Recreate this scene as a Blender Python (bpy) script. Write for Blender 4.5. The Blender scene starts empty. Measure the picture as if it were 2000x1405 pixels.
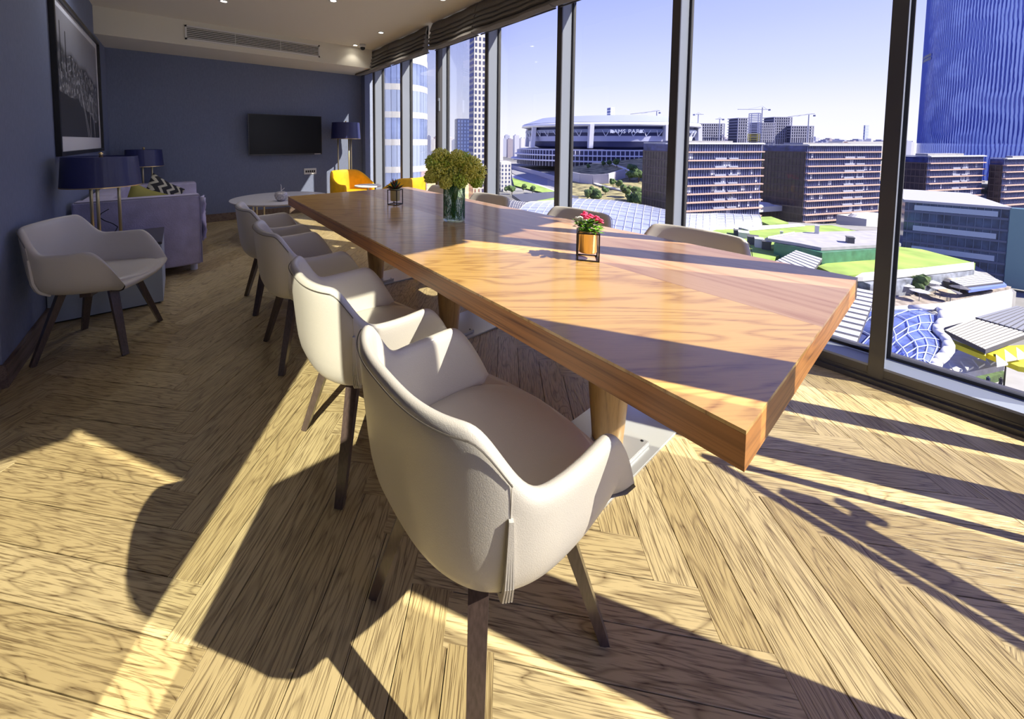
import bpy, bmesh, math, random
from mathutils import Vector, Matrix, noise
random.seed(7)
S = bpy.context.scene
PI = math.pi
COL = S.collection
# ------------------------------------------------------------------ camera
H = 1.30
F, CX, CY = 722.6, 878.0, 316.3
YAW, PIT, ROL = math.radians(36.2), math.radians(3.18), math.radians(-0.19)
fw = Vector((math.sin(YAW)*math.cos(PIT), math.cos(YAW)*math.cos(PIT), -math.sin(PIT)))
rt = Vector((math.cos(YAW), -math.sin(YAW), 0)); dn = fw.cross(rt)
_c, _s = math.cos(ROL), math.sin(ROL)
rt, dn = _c*rt+_s*dn, -_s*rt+_c*dn
cam = bpy.data.cameras.new('camera'); co = bpy.data.objects.new('camera', cam); COL.objects.link(co)
co.matrix_world = Matrix(((rt.x, -dn.x, -fw.x, 0), (rt.y, -dn.y, -fw.y, 0), (rt.z, -dn.z, -fw.z, H), (0, 0, 0, 1)))
cam.sensor_width = 36; cam.lens = F/2000*36
cam.shift_x = (1000-CX)/2000; cam.shift_y = (CY-702.5)/2000
cam.clip_start = .05; cam.clip_end = 6000
S.camera = co
# ------------------------------------------------------------------ world, sun, exposure
S.view_settings.view_transform = 'Standard'; S.view_settings.look = 'None'
S.view_settings.gamma = 1; S.view_settings.use_curve_mapping = False
S.view_settings.exposure = 0.60
w = bpy.data.worlds.new('world'); S.world = w; w.use_nodes = True
nt = w.node_tree; nt.nodes.clear()
tc = nt.nodes.new('ShaderNodeTexCoord'); sp = nt.nodes.new('ShaderNodeSeparateXYZ')
rp = nt.nodes.new('ShaderNodeValToRGB'); bg = nt.nodes.new('ShaderNodeBackground'); ow = nt.nodes.new('ShaderNodeOutputWorld')
nt.links.new(tc.outputs['Generated'], sp.inputs[0]); nt.links.new(sp.outputs['Z'], rp.inputs[0])
nt.links.new(rp.outputs[0], bg.inputs[0]); nt.links.new(bg.outputs[0], ow.inputs[0])
cr = rp.color_ramp
cr.elements[0].position = 0.0; cr.elements[0].color = (.78, .78, .90, 1)
cr.elements[1].position = 1.0; cr.elements[1].color = (.12, .17, .72, 1)
for pz, c in ((.06, (.72, .73, .88, 1)), (.14, (.56, .61, .87, 1)), (.25, (.42, .48, .86, 1)), (.39, (.29, .35, .83, 1)), (.6, (.19, .25, .78, 1))):
    e = cr.elements.new(pz); e.color = c
bg.inputs[1].default_value = 0.92
SUNDIR = Vector((-.545, .839, 0)).normalized()*1.16 + Vector((0, 0, -1))
def lamp(name, kind, energy, color, loc=(0, 0, 0), d=None, **kw):
    l = bpy.data.lights.new(name, kind); l.energy = energy; l.color = color
    for k, v in kw.items(): setattr(l, k, v)
    o = bpy.data.objects.new(name, l); o.location = loc
    if d is not None: o.rotation_euler = Vector(d).to_track_quat('-Z', 'Y').to_euler()
    COL.objects.link(o); return o
lamp('sun', 'SUN', 9.8, (1.0, .92, .72), d=SUNDIR, angle=math.radians(.5))
# the sun mirrored by one glass panel of the tower across the street
GD = Vector((.575, .82, 0)).normalized()*1.16 + Vector((0, 0, -1))
gp = Vector((-1.085, -.35, 2.0)) - GD.normalized()*34
lamp('glint', 'SPOT', 90000, (1.0, .95, .72), loc=gp, d=GD, spot_size=math.radians(3.3), spot_blend=.04, shadow_soft_size=.10)
# ------------------------------------------------------------------ helpers
def ray(x, y): return rt*((x-CX)/F) + dn*((y-CY)/F) + fw
def pt(x, y, d):                      # point seen at a pixel of the photo, d metres in front of the lens
    return Vector((0, 0, H)) + ray(x, y)*d
def onz(x, y, z):
    r = ray(x, y); return Vector((0, 0, H)) + r*((z-H)/r.z)
def sz(px, d): return px*d/F
MATS = {}
def N(nt, t, **kw):
    n = nt.nodes.new(t)
    for k, v in kw.items():
        if k in n.bl_rna.properties: setattr(n, k, v)
        else: n.inputs[k].default_value = v
    return n
def mat(name, col, rough=.5, metal=0.0, bump=0.0, bscale=200, var=0.0, vscale=8, coat=0, emit=None, estr=1, spec=None, stretch=(1, 1, 1)):
    if name in MATS: return MATS[name]
    m = bpy.data.materials.new(name); m.use_nodes = True; t = m.node_tree; b = t.nodes['Principled BSDF']
    b.inputs['Base Color'].default_value = (*col, 1); b.inputs['Roughness'].default_value = rough
    b.inputs['Metallic'].default_value = metal
    if coat: b.inputs['Coat Weight'].default_value = coat; b.inputs['Coat Roughness'].default_value = .15
    if spec is not None: b.inputs['Specular IOR Level'].default_value = spec
    if emit: b.inputs['Emission Color'].default_value = (*emit, 1); b.inputs['Emission Strength'].default_value = estr
    if bump or var:
        tc = N(t, 'ShaderNodeTexCoord'); mp = N(t, 'ShaderNodeMapping'); mp.inputs['Scale'].default_value = stretch
        t.links.new(tc.outputs['Object'], mp.inputs[0])
    if bump:
        n = N(t, 'ShaderNodeTexNoise', Scale=bscale, Detail=3.0); bp = N(t, 'ShaderNodeBump', Strength=bump, Distance=.01)
        t.links.new(mp.outputs[0], n.inputs['Vector']); t.links.new(n.outputs['Fac'], bp.inputs['Height']); t.links.new(bp.outputs[0], b.inputs['Normal'])
    if var:
        n = N(t, 'ShaderNodeTexNoise', Scale=vscale, Detail=4.0); r = N(t, 'ShaderNodeValToRGB')
        r.color_ramp.elements[0].position = .3; r.color_ramp.elements[1].position = .7
        r.color_ramp.elements[0].color = (*[c*(1-var) for c in col], 1); r.color_ramp.elements[1].color = (*[min(1, c*(1+var)) for c in col], 1)
        t.links.new(mp.outputs[0], n.inputs['Vector']); t.links.new(n.outputs['Fac'], r.inputs[0]); t.links.new(r.outputs[0], b.inputs['Base Color'])
    MATS[name] = m; return m
def wood(name, light, dark, line, vec=(1.1, 9, 1), rings=12, ringw=.22, pores=.5, rough=.4, rot=0, rnd=True, coat=0, warp=0.0, porescale=(14, 260, 1), tone=.25, bump=.25, mirror=False):
    m = bpy.data.materials.new(name); m.use_nodes = True; t = m.node_tree; b = t.nodes['Principled BSDF']; L = t.links.new
    tc = N(t, 'ShaderNodeTexCoord'); src = tc.outputs['Object']
    if mirror:
        sx = N(t, 'ShaderNodeSeparateXYZ'); L(src, sx.inputs[0]); ab = N(t, 'ShaderNodeMath', operation='PINGPONG'); ab.inputs[1].default_value = 1.9; L(sx.outputs['X'], ab.inputs[0])
        cb = N(t, 'ShaderNodeCombineXYZ'); L(ab.outputs[0], cb.inputs[0]); L(sx.outputs['Y'], cb.inputs[1]); L(sx.outputs['Z'], cb.inputs[2]); src = cb.outputs[0]
    mr = N(t, 'ShaderNodeMapping'); mr.inputs['Rotation'].default_value = (0, 0, rot); L(src, mr.inputs[0])
    oi = N(t, 'ShaderNodeObjectInfo')
    off = N(t, 'ShaderNodeVectorMath', operation='ADD'); L(mr.outputs[0], off.inputs[0])
    if rnd:
        k = N(t, 'ShaderNodeMath', operation='MULTIPLY'); k.inputs[1].default_value = 37.0; L(oi.outputs['Random'], k.inputs[0]); L(k.outputs[0], off.inputs[1])
    m1 = N(t, 'ShaderNodeMapping'); m1.inputs['Scale'].default_value = vec; L(off.outputs[0], m1.inputs[0])
    n1 = N(t, 'ShaderNodeTexNoise', Scale=1.0, Detail=1.6, Roughness=.42, Distortion=warp); L(m1.outputs[0], n1.inputs['Vector'])
    mu = N(t, 'ShaderNodeMath', operation='MULTIPLY'); mu.inputs[1].default_value = rings; L(n1.outputs['Fac'], mu.inputs[0])
    pp = N(t, 'ShaderNodeMath', operation='PINGPONG'); pp.inputs[1].default_value = .5; L(mu.outputs[0], pp.inputs[0])
    r1 = N(t, 'ShaderNodeValToRGB'); r1.color_ramp.elements[0].position = 0; r1.color_ramp.elements[0].color = (1, 1, 1, 1)
    r1.color_ramp.elements[1].position = ringw; r1.color_ramp.elements[1].color = (0, 0, 0, 1); L(pp.outputs[0], r1.inputs[0])
    m2 = N(t, 'ShaderNodeMapping'); m2.inputs['Scale'].default_value = porescale; L(off.outputs[0], m2.inputs[0])
    n2 = N(t, 'ShaderNodeTexNoise', Scale=1.0, Detail=2.0); L(m2.outputs[0], n2.inputs['Vector'])
    r2 = N(t, 'ShaderNodeValToRGB'); r2.color_ramp.elements[0].position = .50; r2.color_ramp.elements[0].color = (0, 0, 0, 1); r2.color_ramp.elements[1].position = .66; r2.color_ramp.elements[1].color = (1, 1, 1, 1)
    L(n2.outputs['Fac'], r2.inputs[0])
    n3 = N(t, 'ShaderNodeTexNoise', Scale=2.2, Detail=2.0); L(off.outputs[0], n3.inputs['Vector'])
    ad = N(t, 'ShaderNodeMath', operation='MULTIPLY_ADD'); ad.inputs[1].default_value = .5; L(n3.outputs['Fac'], ad.inputs[0])
    if rnd:
        k2 = N(t, 'ShaderNodeMath', operation='MULTIPLY'); k2.inputs[1].default_value = .75; L(oi.outputs['Random'], k2.inputs[0]); L(k2.outputs[0], ad.inputs[2])
    else: ad.inputs[2].default_value = .2
    bc = N(t, 'ShaderNodeMix', data_type='RGBA'); L(ad.outputs[0], bc.inputs['Factor']); bc.inputs['A'].default_value = (*light, 1); bc.inputs['B'].default_value = (*dark, 1)
    # pores are stronger next to the growth rings
    g = N(t, 'ShaderNodeMath', operation='MULTIPLY'); g.inputs[1].default_value = pores; L(r2.outputs[0], g.inputs[0])
    rl = N(t, 'ShaderNodeMath', operation='MULTIPLY'); L(r1.outputs[0], rl.inputs[0])
    bk = N(t, 'ShaderNodeMath', operation='MULTIPLY_ADD'); bk.inputs[1].default_value = .55; bk.inputs[2].default_value = .45; L(r2.outputs[0], bk.inputs[0]); L(bk.outputs[0], rl.inputs[1])
    mx = N(t, 'ShaderNodeMath', operation='MAXIMUM'); L(g.outputs[0], mx.inputs[0]); L(rl.outputs[0], mx.inputs[1])
    fc = N(t, 'ShaderNodeMix', data_type='RGBA'); L(mx.outputs[0], fc.inputs['Factor']); L(bc.outputs['Result'], fc.inputs['A']); fc.inputs['B'].default_value = (*line, 1)
    L(fc.outputs['Result'], b.inputs['Base Color'])
    b.inputs['Roughness'].default_value = rough
    if coat: b.inputs['Coat Weight'].default_value = coat; b.inputs['Coat Roughness'].default_value = .12
    if bump:
        bp = N(t, 'ShaderNodeBump', Strength=bump, Distance=.002); bp.invert = True; L(mx.outputs[0], bp.inputs['Height']); L(bp.outputs[0], b.inputs['Normal'])
    MATS[name] = m; return m
def cobj(name, me, m=None, parent=None, kind=None, label=None, cat=None, group=None, loc=None, rz=None):
    o = bpy.data.objects.new(name, me)
    if m is not None and me is not None and not me.materials: me.materials.append(m)
    COL.objects.link(o)
    if parent: o.parent = parent
    if kind: o['kind'] = kind
    if label: o['label'] = label
    if cat: o['category'] = cat
    if group: o['group'] = group
    if loc is not None: o.location = loc
    if rz is not None: o.rotation_euler = (0, 0, rz)
    return o
def thing(name, label, cat, loc=(0, 0, 0), rz=0, group=None):
    return cobj(name, None, label=label, cat=cat, group=group, loc=loc, rz=rz)
class MB:
    def __init__(s): s.b = bmesh.new()
    def box(s, x0, x1, y0, y1, z0, z1, bev=0, M=None):
        r = bmesh.ops.create_cube(s.b, size=1)['verts']
        for v in r: v.co = Vector(((x0+x1)/2+v.co.x*(x1-x0), (y0+y1)/2+v.co.y*(y1-y0), (z0+z1)/2+v.co.z*(z1-z0)))
        if bev:
            es = list({e for v in r for e in v.link_edges}); q = bmesh.ops.bevel(s.b, geom=es, offset=bev, segments=2, affect='EDGES'); r = q['verts']
            if M: r = list({v for f in q['faces'] for v in f.verts} | set(r))
        if M:
            for v in r: v.co = M @ v.co
        return s
    def cyl(s, a, b, r0, r1=None, n=12, caps=True):
        a = Vector(a); b = Vector(b); r1 = r0 if r1 is None else r1; d = b-a
        q = d.to_track_quat('Z', 'Y').to_matrix()
        A = [s.b.verts.new(a+q@Vector((r0*math.cos(2*PI*i/n), r0*math.sin(2*PI*i/n), 0))) for i in range(n)]
        B = [s.b.verts.new(b+q@Vector((r1*math.cos(2*PI*i/n), r1*math.sin(2*PI*i/n), 0))) for i in range(n)]
        for i in range(n): s.b.faces.new((A[i], A[(i+1) % n], B[(i+1) % n], B[i]))
        if caps: s.b.faces.new(A[::-1]); s.b.faces.new(B)
        return s
    def bar(s, a, b, wx, wy, wx1=None, wy1=None, up=(0, 0, 1)):       # tapered rectangular bar
        a = Vector(a); b = Vector(b); wx1 = wx if wx1 is None else wx1; wy1 = wy if wy1 is None else wy1
        d = (b-a).normalized(); u = Vector(up)
        if abs(d.dot(u)) > .98: u = Vector((1, 0, 0))
        X = d.cross(u).normalized(); Y = X.cross(d).normalized()
        A = [s.b.verts.new(a+X*i*wx/2+Y*j*wy/2) for i, j in ((-1, -1), (1, -1), (1, 1), (-1, 1))]
        B = [s.b.verts.new(b+X*i*wx1/2+Y*j*wy1/2) for i, j in ((-1, -1), (1, -1), (1, 1), (-1, 1))]
        for i in range(4): s.b.faces.new((A[i], A[(i+1) % 4], B[(i+1) % 4], B[i]))
        s.b.faces.new(A[::-1]); s.b.faces.new(B); return s
    def lathe(s, prof, c=(0, 0, 0), n=32, sx=1, sy=1):
        c = Vector(c); R = []
        for r, z in prof:
            if r < 1e-5: R.append([s.b.verts.new(c+Vector((0, 0, z)))])
            else: R.append([s.b.verts.new(c+Vector((r*sx*math.cos(2*PI*i/n), r*sy*math.sin(2*PI*i/n), z))) for i in range(n)])
        for p, q in zip(R, R[1:]):
            for i in range(n):
                j = (i+1) % n
                if len(p) == 1 and len(q) == 1: continue
                if len(p) == 1: s.b.faces.new((p[0], q[j], q[i]))
                elif len(q) == 1: s.b.faces.new((p[i], p[j], q[0]))
                else: s.b.faces.new((p[i], p[j], q[j], q[i]))
        return s
    def prism(s, pts, z0, z1):                                          # polygon in xy extruded
        A = [s.b.verts.new((p[0], p[1], z0)) for p in pts]; B = [s.b.verts.new((p[0], p[1], z1)) for p in pts]
        n = len(pts)
        for i in range(n): s.b.faces.new((A[i], A[(i+1) % n], B[(i+1) % n], B[i]))
        s.b.faces.new(A[::-1]); s.b.faces.new(B); return s
    def quad(s, *p):
        s.b.faces.new([s.b.verts.new(q) for q in p]); return s
    def ico(s, c, r, sub=1, sc=(1, 1, 1)):
        q = bmesh.ops.create_icosphere(s.b, subdivisions=sub, radius=r)['verts']
        for v in q: v.co = Vector((v.co.x*sc[0], v.co.y*sc[1], v.co.z*sc[2]))+Vector(c)
        return s
    def mesh(s, smooth=False, fix=True):
        if fix: bmesh.ops.recalc_face_normals(s.b, faces=s.b.faces)
        me = bpy.data.meshes.new('mesh'); s.b.to_mesh(me); s.b.free()
        if smooth:
            for p in me.polygons: p.use_smooth = True
        return me
    def obj(s, name, m, parent=None, smooth=False, **kw):
        me = s.mesh(smooth); o = cobj(name, me, m, parent, **kw); return o
def autosmooth(o, ang=40):
    me = o.data
    for p in me.polygons: p.use_smooth = True
    me.set_sharp_from_angle(angle=math.radians(ang))
    return o
def bevel(o, w=.005, seg=2):
    b = o.modifiers.new('bevel', 'BEVEL'); b.width = w; b.segments = seg; b.limit_method = 'ANGLE'; return o
def subsurf(o, l=1):
    b = o.modifiers.new('sub', 'SUBSURF'); b.levels = l; b.render_levels = l; return o
def copy_tree(o, parent=None, **kw):
    c = o.copy(); COL.objects.link(c)
    if parent: c.parent = parent
    for ch in list(o.children): copy_tree(ch, c)
    for k, v in kw.items(): c[k] = v
    return c
# ------------------------------------------------------------------ materials
plank_m = wood('oak_planks', (.58, .475, .27), (.42, .325, .16), (.085, .048, .02), vec=(1.3, 10.5, 1), rings=17, ringw=.20, pores=.66, rough=.38, porescale=(11, 230, 1), bump=.5)
tabL = wood('walnut_veneer_diagonal', (.70, .44, .15), (.56, .325, .10), (.30, .135, .035), vec=(.9, 6.5, 1), rings=11, ringw=.30, pores=.16, rough=.33, rot=math.radians(-34), rnd=False, coat=.5, bump=0, warp=.5, mirror=True)
tabR = wood('walnut_veneer_straight', (.50, .315, .19), (.41, .24, .13), (.28, .12, .05), vec=(5.0, .5, 1), rings=7, ringw=.32, pores=.22, rough=.33, rnd=False, coat=.25, bump=0, porescale=(200, 8, 1))
tabE = wood('walnut_edge', (.55, .245, .07), (.36, .14, .04), (.14, .05, .018), vec=(1.2, .22, 16), rings=9, ringw=.35, pores=.4, rough=.38, rnd=False, bump=0, porescale=(4, 4, 160))
legw = wood('oak_veneer_cone', (.52, .33, .13), (.42, .25, .09), (.25, .14, .05), vec=(9, 9, 1), rings=5, ringw=.2, pores=.3, rough=.4, rnd=True, bump=0, porescale=(160, 160, 8))
basew = wood('walnut_baseboard', (.22, .16, .13), (.15, .105, .085), (.05, .03, .02), vec=(12, .8, 12), rings=4, ringw=.3, pores=.5, rough=.5, rnd=False, bump=0, porescale=(180, 6, 180))
leather = mat('greige_leather', (.59, .565, .53), .36, bump=.12, bscale=420, coat=.15)
seam = mat('seam_thread', (.70, .67, .62), .6)
darkseam = mat('dark_piping', (.10, .09, .08), .5)
legm = mat('dark_wenge', (.075, .052, .048), .28, coat=.4, var=.25, vscale=30, stretch=(6, 6, 1))
wallm = mat('blue_grey_wallcovering', (.175, .205, .32), .75, bump=.35, bscale=700, var=.10, vscale=160, stretch=(1, 1, .15))
ceilm = mat('warm_white_ceiling', (.80, .765, .66), .8)
alum = mat('grey_aluminium', (.055, .053, .058), .35, metal=.0, coat=.2)
alumL = mat('silver_aluminium', (.22, .25, .33), .38)
gask = mat('black_gasket', (.012, .013, .02), .6)
blackm = mat('black_metal', (.012, .012, .014), .35)
gold = mat('brushed_brass', (.83, .60, .28), .28, metal=.9)
goldp = mat('champagne_brass', (.72, .62, .36), .35, metal=.6)
steel = mat('stainless_plate', (.55, .57, .58), .33, metal=.55)
navy = mat('navy_shade', (.020, .024, .115), .45, bump=.2, bscale=500, coat=.3)
sofam = mat('lilac_velvet', (.47, .44, .62), .7, bump=.25, bscale=90, var=.16, vscale=7)
white = mat('white_paint', (.78, .77, .76), .45)
yellow = mat('mustard_velvet', (.80, .43, .008), .62, bump=.2, bscale=200, var=.12, vscale=12)
blindm = mat('taupe_linen', (.205, .19, .175), .85, bump=.5, bscale=500, var=.2, vscale=140)
def glassmat(name, tint, refl, rough=0.0, gl=(1, 1, 1)):
    m = bpy.data.materials.new(name); m.use_nodes = True; t = m.node_tree; t.nodes.clear(); L = t.links.new
    o = N(t, 'ShaderNodeOutputMaterial'); mx = N(t, 'ShaderNodeMixShader'); tr = N(t, 'ShaderNodeBsdfTransparent'); g = N(t, 'ShaderNodeBsdfGlossy')
    tr.inputs[0].default_value = (*tint, 1); g.inputs['Roughness'].default_value = rough; g.inputs['Color'].default_value = (*gl, 1)
    lw = N(t, 'ShaderNodeLayerWeight', Blend=.25); ma = N(t, 'ShaderNodeMath', operation='MULTIPLY'); ma.inputs[1].default_value = refl
    L(lw.outputs['Fresnel'], ma.inputs[0]); L(ma.outputs[0], mx.inputs[0]); L(tr.outputs[0], mx.inputs[1]); L(g.outputs[0], mx.inputs[2]); L(mx.outputs[0], o.inputs[0])
    MATS[name] = m; return m
pane_m = glassmat('window_glass', (.985, .985, .995), .42)
vase_m = glassmat('green_glass', (.88, .96, .91), .6)
# ------------------------------------------------------------------ room shell
XW, YB, ZC = -.78, 6.96, 2.905          # left wall, back wall, ceiling
XI, XG = 2.99, 3.16                      # inner face of the frames, glass
YR = -.35                                # rear glazing behind the camera
st = dict(kind='structure')
fl = MB().box(-2.6, 3.3, YR-.1, YB+.15, -.12, -.012).obj('floor', mat('subfloor', (.02, .014, .008), .9), **st)
# herringbone planks: each one a part of the floor
W, n_ = .1214, 7
Lp = W*n_; KX = .97
pb = MB().box(.0003, Lp-.0003, .0003, W-.0003, -.012, 0)
plank = pb.mesh(); plank.materials.append(plank_m)
bmq = bmesh.new(); bmq.from_mesh(plank); top = [e for e in bmq.edges if all(abs(v.co.z) < 1e-6 for v in e.verts)]
bmesh.ops.bevel(bmq, geom=top, offset=.0007, segments=1, affect='EDGES'); bmq.to_mesh(plank); bmq.free()
r2 = math.sqrt(.5)
cand = []
OX, OY = 1.184, .385                    # a seam corner measured on the photo
def place(u, v, kind):
    X = OX+(u-v)*r2*KX; Y = OY+(u+v)*r2
    cu, cv = (u+Lp/2, v+W/2) if kind == 0 else (u+W/2, v+Lp/2)
    cxp = OX+(cu-cv)*r2*KX; cyp = OY+(cu+cv)*r2
    return X, Y, cxp, cyp
for j in range(-60, 90):
    for k in range(-8, 9):
        u0, v0 = (j+2*n_*k)*W, j*W
        X, Y, a, b = place(u0, v0, 0)
        if -1.35 < a < 3.25 and -.6 < b < YB+.3: cand.append((a*a+b*b, 0, X, Y, a, b))
        u1, v1 = (j)*W, (j-2*n_+1+2*n_*k)*W
        X, Y, a, b = place(u1, v1, 1)
        if -1.35 < a < 3.25 and -.6 < b < YB+.3: cand.append((a*a+b*b, 1, X, Y, a, b))
cand.sort()
# planks wholly outside the frame (to the left, or behind the lens) go last
def infront(a, b):
    p = Vector((a, b, -H)); d = p.dot(fw)
    if d < .05: return False
    x = CX+F*p.dot(rt)/d; return -350 < x < 2400
cand = [c for c in cand if c[4] < 3.2]
cand = [c for c in cand if infront(c[4], c[5])] + [c for c in cand if not infront(c[4], c[5])]
def plank_mx(kind, X, Y):
    a = Vector((r2*KX, r2, 0)); b = Vector((-r2*KX, r2, 0))
    if kind == 0: ex, ey = a, b
    else: ex, ey = b, a
    return Matrix(((ex.x, ey.x, 0, X), (ex.y, ey.y, 0, Y), (0, 0, 1, 0), (0, 0, 0, 1)))
rest = bmesh.new()
for i, (_, kind, X, Y, a, b) in enumerate(cand):
    Mx = plank_mx(kind, X, Y)
    inside = XW-.9 < a < 3.3 and YR-.05 < b < YB+.05
    if a > 2.95:                         # sawn off under the window curb
        q_ = bmesh.new(); q_.from_mesh(plank)
        for v in q_.verts: v.co = Mx @ v.co
        bmesh.ops.bisect_plane(q_, geom=q_.verts[:]+q_.edges[:]+q_.faces[:], plane_co=(3.22, 0, 0), plane_no=(1, 0, 0), clear_outer=True)
        if not q_.verts: q_.free(); continue
        for v in q_.verts: v.co = Mx.inverted() @ v.co
        me = bpy.data.meshes.new('mesh'); q_.to_mesh(me); q_.free(); me.materials.clear(); me.materials.append(plank_m)
    else: me = plank
    if i < 300:
        o = cobj('plank', me, None, fl); o.matrix_basis = Matrix.Translation((0, 0, random.uniform(-.0002, 0))) @ Mx
    else:
        k0 = len(rest.verts); rest.from_mesh(me); rest.verts.ensure_lookup_table()
        for v in rest.verts[k0:]: v.co = Mx @ v.co
me = bpy.data.meshes.new('mesh'); rest.to_mesh(me); rest.free(); me.materials.clear(); me.materials.append(plank_m)
if len(me.vertices): cobj('plank_rest', me, None, fl, kind='stuff')
MB().box(XW-.16, XW, 2.895, YB+.1, 0, ZC+.1).obj('wall_left', wallm, **st)
MB().box(XW-.16, 3.25, YB, YB+.2, 0, ZC+.1).obj('wall_back', wallm, **st)
MB().box(-2.6, 3.35, YR-.2, YB+.2, ZC, ZC+.2).obj('ceiling', ceilm, **st)
MB().box(-2.62, -2.5, YR-.1, 3.0, 0, ZC).obj('wall_far_left', wallm, **st)
MB().box(-2.62, XW-.16, 2.895, 3.05, 0, ZC).obj('wall_alcove', wallm, **st)
# soffit with the air grille
sf = MB().box(XW, 2.80, 6.15, YB, 2.575, ZC).obj('trim_1', ceilm, **st)
# corner return right of the back wall and steel post
MB().box(2.93, 3.3, 6.78, YB+.05, 0, ZC).obj('wall_corner', wallm, **st)
MB().box(XW, XW+.022, 2.895, YB, 0, .125, bev=.003).box(XW-.16, XW+.022, 2.875, 2.897, 0, .125, bev=.003).obj('baseboard_left', basew, **st)
MB().box(XW+.02, 2.93, YB-.022, YB, 0, .125, bev=.003).obj('baseboard_back', basew, **st)
# rear wall with openings (behind the camera)
def rearwall():
    op = [(-1.30, -.70), (.30, 1.29), (1.52, 2.41), (2.58, 2.84)]
    xs = [-2.6]; 
    m = MB(); x = -2.6
    m.box(-2.6, -1.30, YR-.14, YR, 0, ZC); m.box(-1.04, -.70, YR-.06, YR, 0, 1.92); m.box(-.70, .30, YR-.14, YR, 0, ZC)  # left opening sized, and its low panel added, to shape the glint
    m.box(1.33, 1.52, YR-.06, YR, 0, ZC); m.box(2.45, 2.58, YR-.06, YR, 0, ZC)
    m.box(2.88, 2.97, YR-.06, YR, 0, ZC); m.box(2.97, 3.25, YR-.06, YR, 2.74, ZC)
    for a, b in op: m.box(a-.03, b+.03, YR-.10, YR, 2.74, ZC); m.box(a-.03, b+.03, YR-.10, YR, 0, .10)
    m.obj('wall_rear', alum, **st)
    for i, (a, b) in enumerate(op[1:]):
        if i == 1: b = 2.30
        g = MB().box(a, b, YR-.055, YR-.047, .10, 2.74).obj('window_%d' % (20+i), pane_m, **st)
rearwall()
# open sash of the rear window, handle on its rail
sa = MB().box(2.305, 2.33, YR-1.0, YR-.02, .925, .95).box(2.305, 2.33, YR-.03, YR-.005, .06, .95).box(2.30, 2.335, YR-1.0, YR-.155, .77, .86).obj('window_30', alum, **st)
MB().cyl((2.32, YR-.29, .80), (2.40, YR-.29, .80), .016).box(2.39, 2.42, YR-.34, YR-.24, .785, .815).obj('handle', alumL, sa)
# ---- right glazing: frames, curb, panes
YM = [.170, 1.232, 2.272, 3.32, 4.37, 5.42, 6.47]
curb = MB().box(XI-.02, 3.30, YR-.1, YB, 0, .028).box(XI, XI+.02, YR-.1, YB, .028, .046).box(XI+.004, 3.30, YR-.1, YB, .046, .088).obj('trim_2', alum, **st)
MB().box(XI+.004, 3.13, YR-.1, YB, .088, .100).obj('trim_3', alumL, **st)
for i, y in enumerate(YM):
    f = cobj('trim_%d' % (10+i), MB().box(XI-.002, XI+.016, y, y+.056, .02, ZC, bev=.002).mesh(), alum, **st)
    MB().box(XI+.016, XG+.02, y+.003, y+.053, .09, ZC).obj('mullion_side', alumL, f)
    MB().box(XG-.012, XG+.03, y-.012, y+.003, .10, ZC).box(XG-.012, XG+.03, y+.053, y+.068, .10, ZC).obj('gasket', gask, f)
for i in range(-1, len(YM)-1):
    a, b = (YM[i]+.068 if i >= 0 else YR), YM[i+1]-.012
    p = MB().box(XG, XG+.006, a, b, .10, ZC).obj('window_%d' % (i+2), pane_m, **st)
    MB().box(XG-.012, XG+.03, a, b, .10, .118).obj('window_gasket', gask, p)
# the open turn sash between two frames at the back
sash = MB().box(XI-.03, XI+.03, 4.30, 4.345, .12, 2.72, bev=.003).box(XI-.045, XI-.035, 4.302, 4.312, .12, 2.7).obj('window_9', alum, **st)
MB().box(XI-.05, XI-.03, 4.27, 4.30, 1.72, 1.86, bev=.004).cyl((XI-.045, 4.285, 1.86), (XI-.045, 4.285, 1.90), .016).obj('handle', alumL, sash)
MB().box(XI-.005, XI+.01, 6.53, 6.545, .1, ZC).obj('trim_30', white, **st)
# ------------------------------------------------------------------ ceiling things
def vent():
    t = thing('air_grille', 'long white slatted air grille set in the face of the ceiling drop', 'vent', (1.0, 6.148, 2.745))
    a, b, c, d = -.887, .887, -.095, .095
    MB().box(a, b, -.012, .0, c, c+.022).box(a, b, -.012, 0, d-.022, d).box(a, a+.022, -.012, 0, c, d).box(b-.022, b, -.012, 0, c, d).obj('frame', white, t)
    MB().box(a+.01, b-.01, -.002, .0, c+.01, d-.01).obj('backing', mat('grille_dark', (.05, .048, .045), .8), t)
    sl = MB().box(a+.022, b-.022, -.0015, .0015, -.0075, .0075).mesh(); sl.materials.append(white)
    for k in range(6):
        o = cobj('slat', sl, None, t); o.location = (0, -.008, c+.036+k*.0237); o.rotation_euler = (math.radians(-35), 0, 0)
    for x in (-.3, .3): MB().box(x-.003, x+.003, -.013, -.002, c+.02, d-.02).obj('divider', white, t)
vent()
MB().cyl((.15, 6.45, 2.57), (.15, 6.45, 2.58), .02)
lampglow = mat('downlight_lens', (1, .95, .85), .4, emit=(1, .93, .80), estr=14)
DL = [(.469, 5.054, 'leftmost of the ceiling spots, above the sofa side'), (1.478, 4.281, 'middle ceiling spot between the grille and the photo top edge'), (2.457, 3.493, 'ceiling spot nearest the viewer beside the taupe blinds'), (2.465, 5.095, 'ceiling spot by the blind, third along towards the dome camera'), (2.44, 6.02, 'small ceiling spot next to the white dome camera')]
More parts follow.
